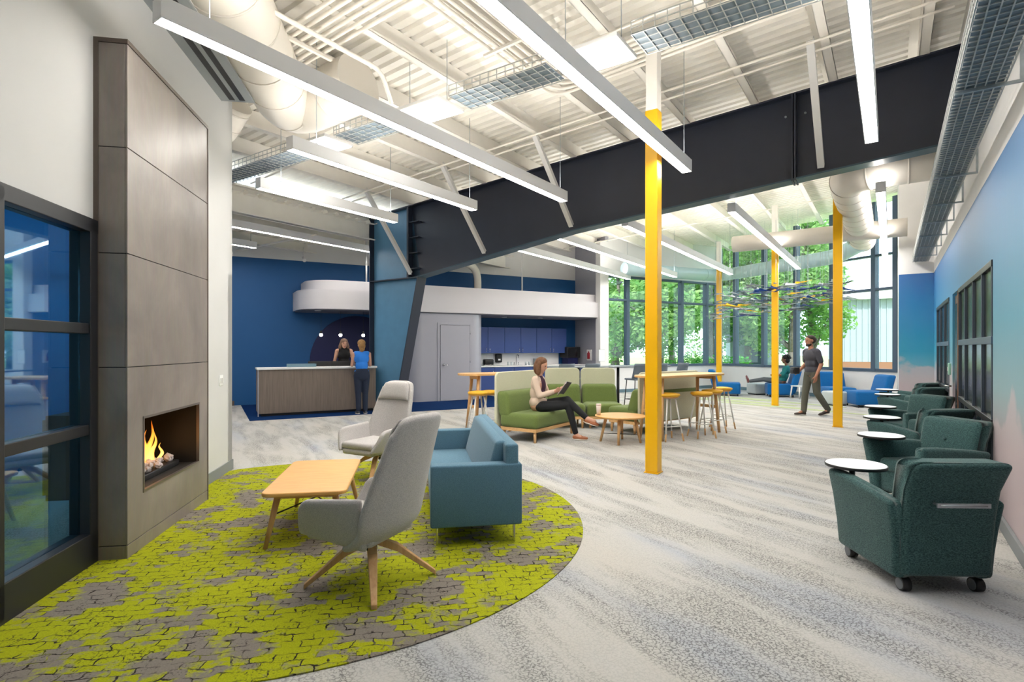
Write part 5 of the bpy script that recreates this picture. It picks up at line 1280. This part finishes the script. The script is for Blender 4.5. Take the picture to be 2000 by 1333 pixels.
# --- person lounging in the blue chair (facing +Y)
b = B(); hz = .46
b.sph((0, -.02, hz), (.17, .14, .11), 16, 12); b.sph((0, -.10, hz + .17), (.14, .11, .15), 16, 12); b.sph((0, -.16, hz + .34), (.16, .11, .14), 16, 12); caps(b, (-.14, -.18, hz + .44), (.14, -.18, hz + .44), .052); caps(b, (0, -.17, hz + .45), (0, -.14, hz + .56), .048, .043)
for sx in (-1, 1):
    J = [(sx * .09, .04, hz), (sx * .08, .46, hz + .05), (sx * .06, .90, hz - .02)]; caps(b, J[0], J[1], .082, .056); caps(b, J[1], J[2], .052, .036); caps(b, J[2], (sx * .07, .95, hz + .08), .034, .028)
    caps(b, (sx * .165, -.17, hz + .43), (sx * .23, -.06, hz + .20), .044, .036); caps(b, (sx * .23, -.06, hz + .20), (sx * .08, .16, hz + .18), .036, .026); hand(b, (sx * .08, .16, hz + .18), (-sx * .5, 1, 0), (0, .2, 1), (sx, 0, 0), .6, .9)
hb = head(b, (0, -.12, hz + .665), (0, 1, -.1))
P5 = person('person with dark curly hair and teal top lounging with feet up by the windows', (8.12, 16.72, .0), (-.90, .42), b, SKIN3)
face(P5, hb)
b = B(); b.sph((0, -.03, hz + .06), (.18, .15, .10), 16, 12); b.sph((0, -.10, hz + .18), (.155, .125, .15), 16, 12); b.sph((0, -.16, hz + .34), (.172, .124, .14), 16, 12); caps(b, (-.14, -.18, hz + .43), (.14, -.18, hz + .43), .062)
for sx in (-1, 1): caps(b, (sx * .17, -.17, hz + .42), (sx * .235, -.06, hz + .20), .056, .05)
organic(b, 'top', mat('teal_top', S(10, 108, 110), .85), P5)
b = B(); b.sph((0, .0, hz), (.175, .145, .105), 16, 12)
for sx in (-1, 1): caps(b, (sx * .09, .04, hz), (sx * .08, .46, hz + .05), .092, .066); caps(b, (sx * .08, .46, hz + .05), (sx * .06, .84, hz - .015), .064, .05)
organic(b, 'trousers', mat('grey_trousers', S(78, 84, 90), .9), P5)
for sx in (-1, 1): shoe(P5, (sx * .065, .93, hz - .07), (sx * .1, .25, 1), mat('sandal_red', S(110, 60, 62), .6), .22, up=Vector((0, -1, 0)))
b = B(); b.sph((0, -.14, hz + .72), (.10, .10, .085), 16, 12); b.sph((0, -.19, hz + .64), (.095, .07, .09), 16, 12)
rr_ = random.Random(5)
for k in range(40):
    a = rr_.uniform(0, 2 * PI); e_ = rr_.uniform(0, 1.3); b.sph((.10 * math.cos(a) * math.cos(e_), -.16 + .10 * math.sin(a) * math.cos(e_) - .01, hz + .70 + .10 * math.sin(e_)), .028, 8, 6)
organic(b, 'hair', mat('hair_black', S(22, 18, 18), .8), P5, .009, 1)

# ================================================================== outdoors
GRASS = mat('grass', S(150, 176, 110), 1, noise=.25, nscale=3); PAVE = mat('paving', S(214, 210, 204), .9)
struct(B().box((-40, 80), (-20, 120), (-.45, -.25)).build('ground_outside', GRASS))
tag(B().box((-20, 13), (30, 46), (-.25, -.22)).build('driveway', PAVE), 'pale paved driveway beyond the trees', 'driveway')
wb = thing('white_building', 'white ribbed metal building with brown base behind the right windows', 'building', (21.6, 32.0, -.25), math.radians(-25))
WM = mat('white_metal', S(172, 178, 188), .5)
B().box((-2.2, 16), (0, 8), (.9, 4.6)).build('wall', WM, wb)
B().box((-2.2, 16), (-.03, 8), (0.0, .9)).build('base_wall', mat('brick_brown', S(158, 108, 84), .8), wb)
B().prism([(-2.6, -.5, 4.55), (16.4, -.5, 4.55), (16.4, 9, 6.4), (-2.6, 9, 6.4)], (0, 0, .15)).build('roof', mat('roof_pale', S(236, 226, 224), .6), wb)
rib = None
for k in range(60):
    if rib is None: rib = B().prism([(-.05, 0, .9), (-.025, -.05, .9), (.025, -.05, .9), (.05, 0, .9)], (0, 0, 3.65)).build('rib', WM, wb); o = rib
    else: o = rib.copy(); COL.objects.link(o); o.parent = wb
    o.location = (-2.0 + .30 * k, 0, 0)
sh = thing('garden_shed', 'pale blue-grey shed beside the white building', 'shed', (13.2, 30.5, -.25), math.radians(-15))
B().box((-1.2, 1.2), (-1, 1), (0, 2.0)).build('wall', mat('shed_grey', S(176, 192, 204), .6), sh); B().prism([(-1.4, -1.2, 2.0), (1.4, -1.2, 2.0), (1.4, 0, 2.5), (-1.4, 0, 2.5)], (0, 0, .06)).build('roof', WM, sh); B().box((-.4, .4), (-1.02, -1.0), (0, 1.8)).build('door', GREYF, sh)
def leafmat(name, c1, c2):
    m = bpy.data.materials.new(name); m.use_nodes = True; nt = m.node_tree; bs = nt.nodes['Principled BSDF']; bs.inputs['Roughness'].default_value = .7
    tc = nd(nt, 'ShaderNodeTexCoord').outputs['Object']; n = noise_(nt, tc, 2.5, 3)
    c = ramp(nt, n.outputs['Fac'], [(.35, c1), (.65, c2)]); nt.links.new(c, bs.inputs['Base Color'])
    bs.inputs['Transmission Weight'].default_value = 0
    out = [q for q in nt.nodes if q.type == 'OUTPUT_MATERIAL'][0]
    tl = nd(nt, 'ShaderNodeBsdfTranslucent'); nt.links.new(c, tl.inputs[0]); mx = nd(nt, 'ShaderNodeMixShader'); mx.inputs[0].default_value = .45
    nt.links.new(bs.outputs[0], mx.inputs[1]); nt.links.new(tl.outputs[0], mx.inputs[2]); nt.links.new(mx.outputs[0], out.inputs[0]); return m
LF = [leafmat('leaf_a', S(84, 140, 60), S(160, 200, 110)), leafmat('leaf_b', S(104, 160, 78), S(186, 214, 140)), leafmat('leaf_c', S(60, 128, 70), S(130, 184, 110))]
BARK = mat('bark', S(120, 110, 104), .9, noise=.25, nscale=12)
def leaves(name, blobs, n, size, m, parent, seed):
    rl = random.Random(seed); V = []; F = []
    for i in range(n):
        c, r = rl.choices(blobs, [q[1][0] * q[1][2] for q in blobs])[0]
        a = rl.uniform(0, 2 * PI); zz = rl.uniform(-1, 1); k = rl.uniform(.55, 1.05); q = math.sqrt(1 - zz * zz)
        p = Vector((c[0] + r[0] * q * math.cos(a) * k, c[1] + r[1] * q * math.sin(a) * k, c[2] + r[2] * zz * k))
        u = Vector((rl.gauss(0, 1), rl.gauss(0, 1), rl.gauss(0, .6))).normalized(); v = u.cross(Vector((rl.gauss(0, 1), rl.gauss(0, 1), rl.gauss(0, 1)))).normalized()
        s = size * rl.uniform(.6, 1.3); i0 = len(V)
        V += [p - u * s, p + v * s * .45, p + u * s, p - v * s * .45]; F.append((i0, i0 + 1, i0 + 2, i0 + 3))
    me = bpy.data.meshes.new(name); me.from_pydata(V, [], F); me.materials.append(m); o = bpy.data.objects.new(name, me); COL.objects.link(o); o.parent = parent; o['kind'] = 'stuff'; return o
def tree(lab, p, h, w_, m, seed, trunk=.18, zlow=1.1, n=8500):
    rl = random.Random(seed); r = thing('tree', lab, 'tree', (p[0], p[1], -.25), 0, 'trees outside the windows')
    pts = [(0, 0, 0)]; x = y = 0
    for k in range(1, 6): x += rl.uniform(-.15, .15); y += rl.uniform(-.15, .15); pts.append((x, y, h * .16 * k))
    b = B()
    for k, (a, c) in enumerate(zip(pts, pts[1:])): b.tube(a, c, trunk * (1 - .15 * k), trunk * (1 - .15 * (k + 1)), 10)
    b.build('trunk', BARK, r); b = B(); blobs = []
    for k in range(11):
        a = rl.uniform(0, 2 * PI); rr = w_ * rl.uniform(.2, .75); z = zlow + (h - zlow) * rl.uniform(.1, .95); c = (rr * math.cos(a), rr * math.sin(a), z)
        blobs.append((c, (w_ * rl.uniform(.35, .55), w_ * rl.uniform(.35, .55), h * rl.uniform(.10, .17)))); b.tube(pts[min(5, max(1, int(z / h * 5)))], c, trunk * .35, trunk * .12, 8)
    b.build('branch', BARK, r); leaves('foliage', blobs, n, .13, m, r, seed)
tree('broad leafy tree behind the window beside the kitchen pillar', (5.2, 27, 0), 7.5, 3.0, LF[0], 1)
tree('bright leafy tree left of the near yellow column through the window', (8.0, 30, 0), 8.5, 3.2, LF[1], 2, n=9000)
tree('leafy tree with a forked trunk right of the near yellow column', (10.0, 27.5, 0), 8.0, 3.0, LF[0], 3, .22, 1.6)
tree('dense tree behind the window corner', (12.6, 29.5, 0), 8.5, 3.0, LF[2], 4, .2, 1.8)
tree('tall tree with a thick pale trunk behind the slim yellow column', (13.0, 25.5, 0), 9.5, 2.7, LF[1], 5, .3, 2.0, 9000)
tree('spreading tree behind the walking man', (14.6, 27.0, 0), 8.5, 2.2, LF[0], 6, .2, 2.0)
tree('dark far tree behind the shed', (17.5, 38, 0), 7.0, 3.5, LF[2], 7, .25, 1.0)
tree('far tree at the left edge of the windows', (3.0, 33, 0), 9.0, 3.5, LF[2], 8, .25, 1.0)
tree('pale young tree just right of the kitchen pillar', (6.4, 24.3, 0), 6.0, 2.0, LF[1], 31, .12, 1.5, 5000)
tree('far bushy tree between the window mullions left of the corner', (10.5, 36, 0), 8.0, 4.0, LF[1], 32, .25, .8)
tree('far bushy tree behind the hedge', (7.0, 38, 0), 9.0, 4.5, LF[0], 33, .25, .8)
hd = thing('hedge', 'low trimmed green hedge behind the bar table through the window', 'hedge', (9.0, 25.5, -.25))
B().box((-1.6, 1.6), (-.5, .5), (0, .5)).build('stem_core', BARK, hd)
leaves('foliage', [((x, 0, .75), (.6, .6, .65)) for x in (-1.4, -.8, -.2, .4, 1.0, 1.5)], 3500, .07, leafmat('hedge_leaf', S(50, 140, 40), S(96, 186, 60)), hd, 21)
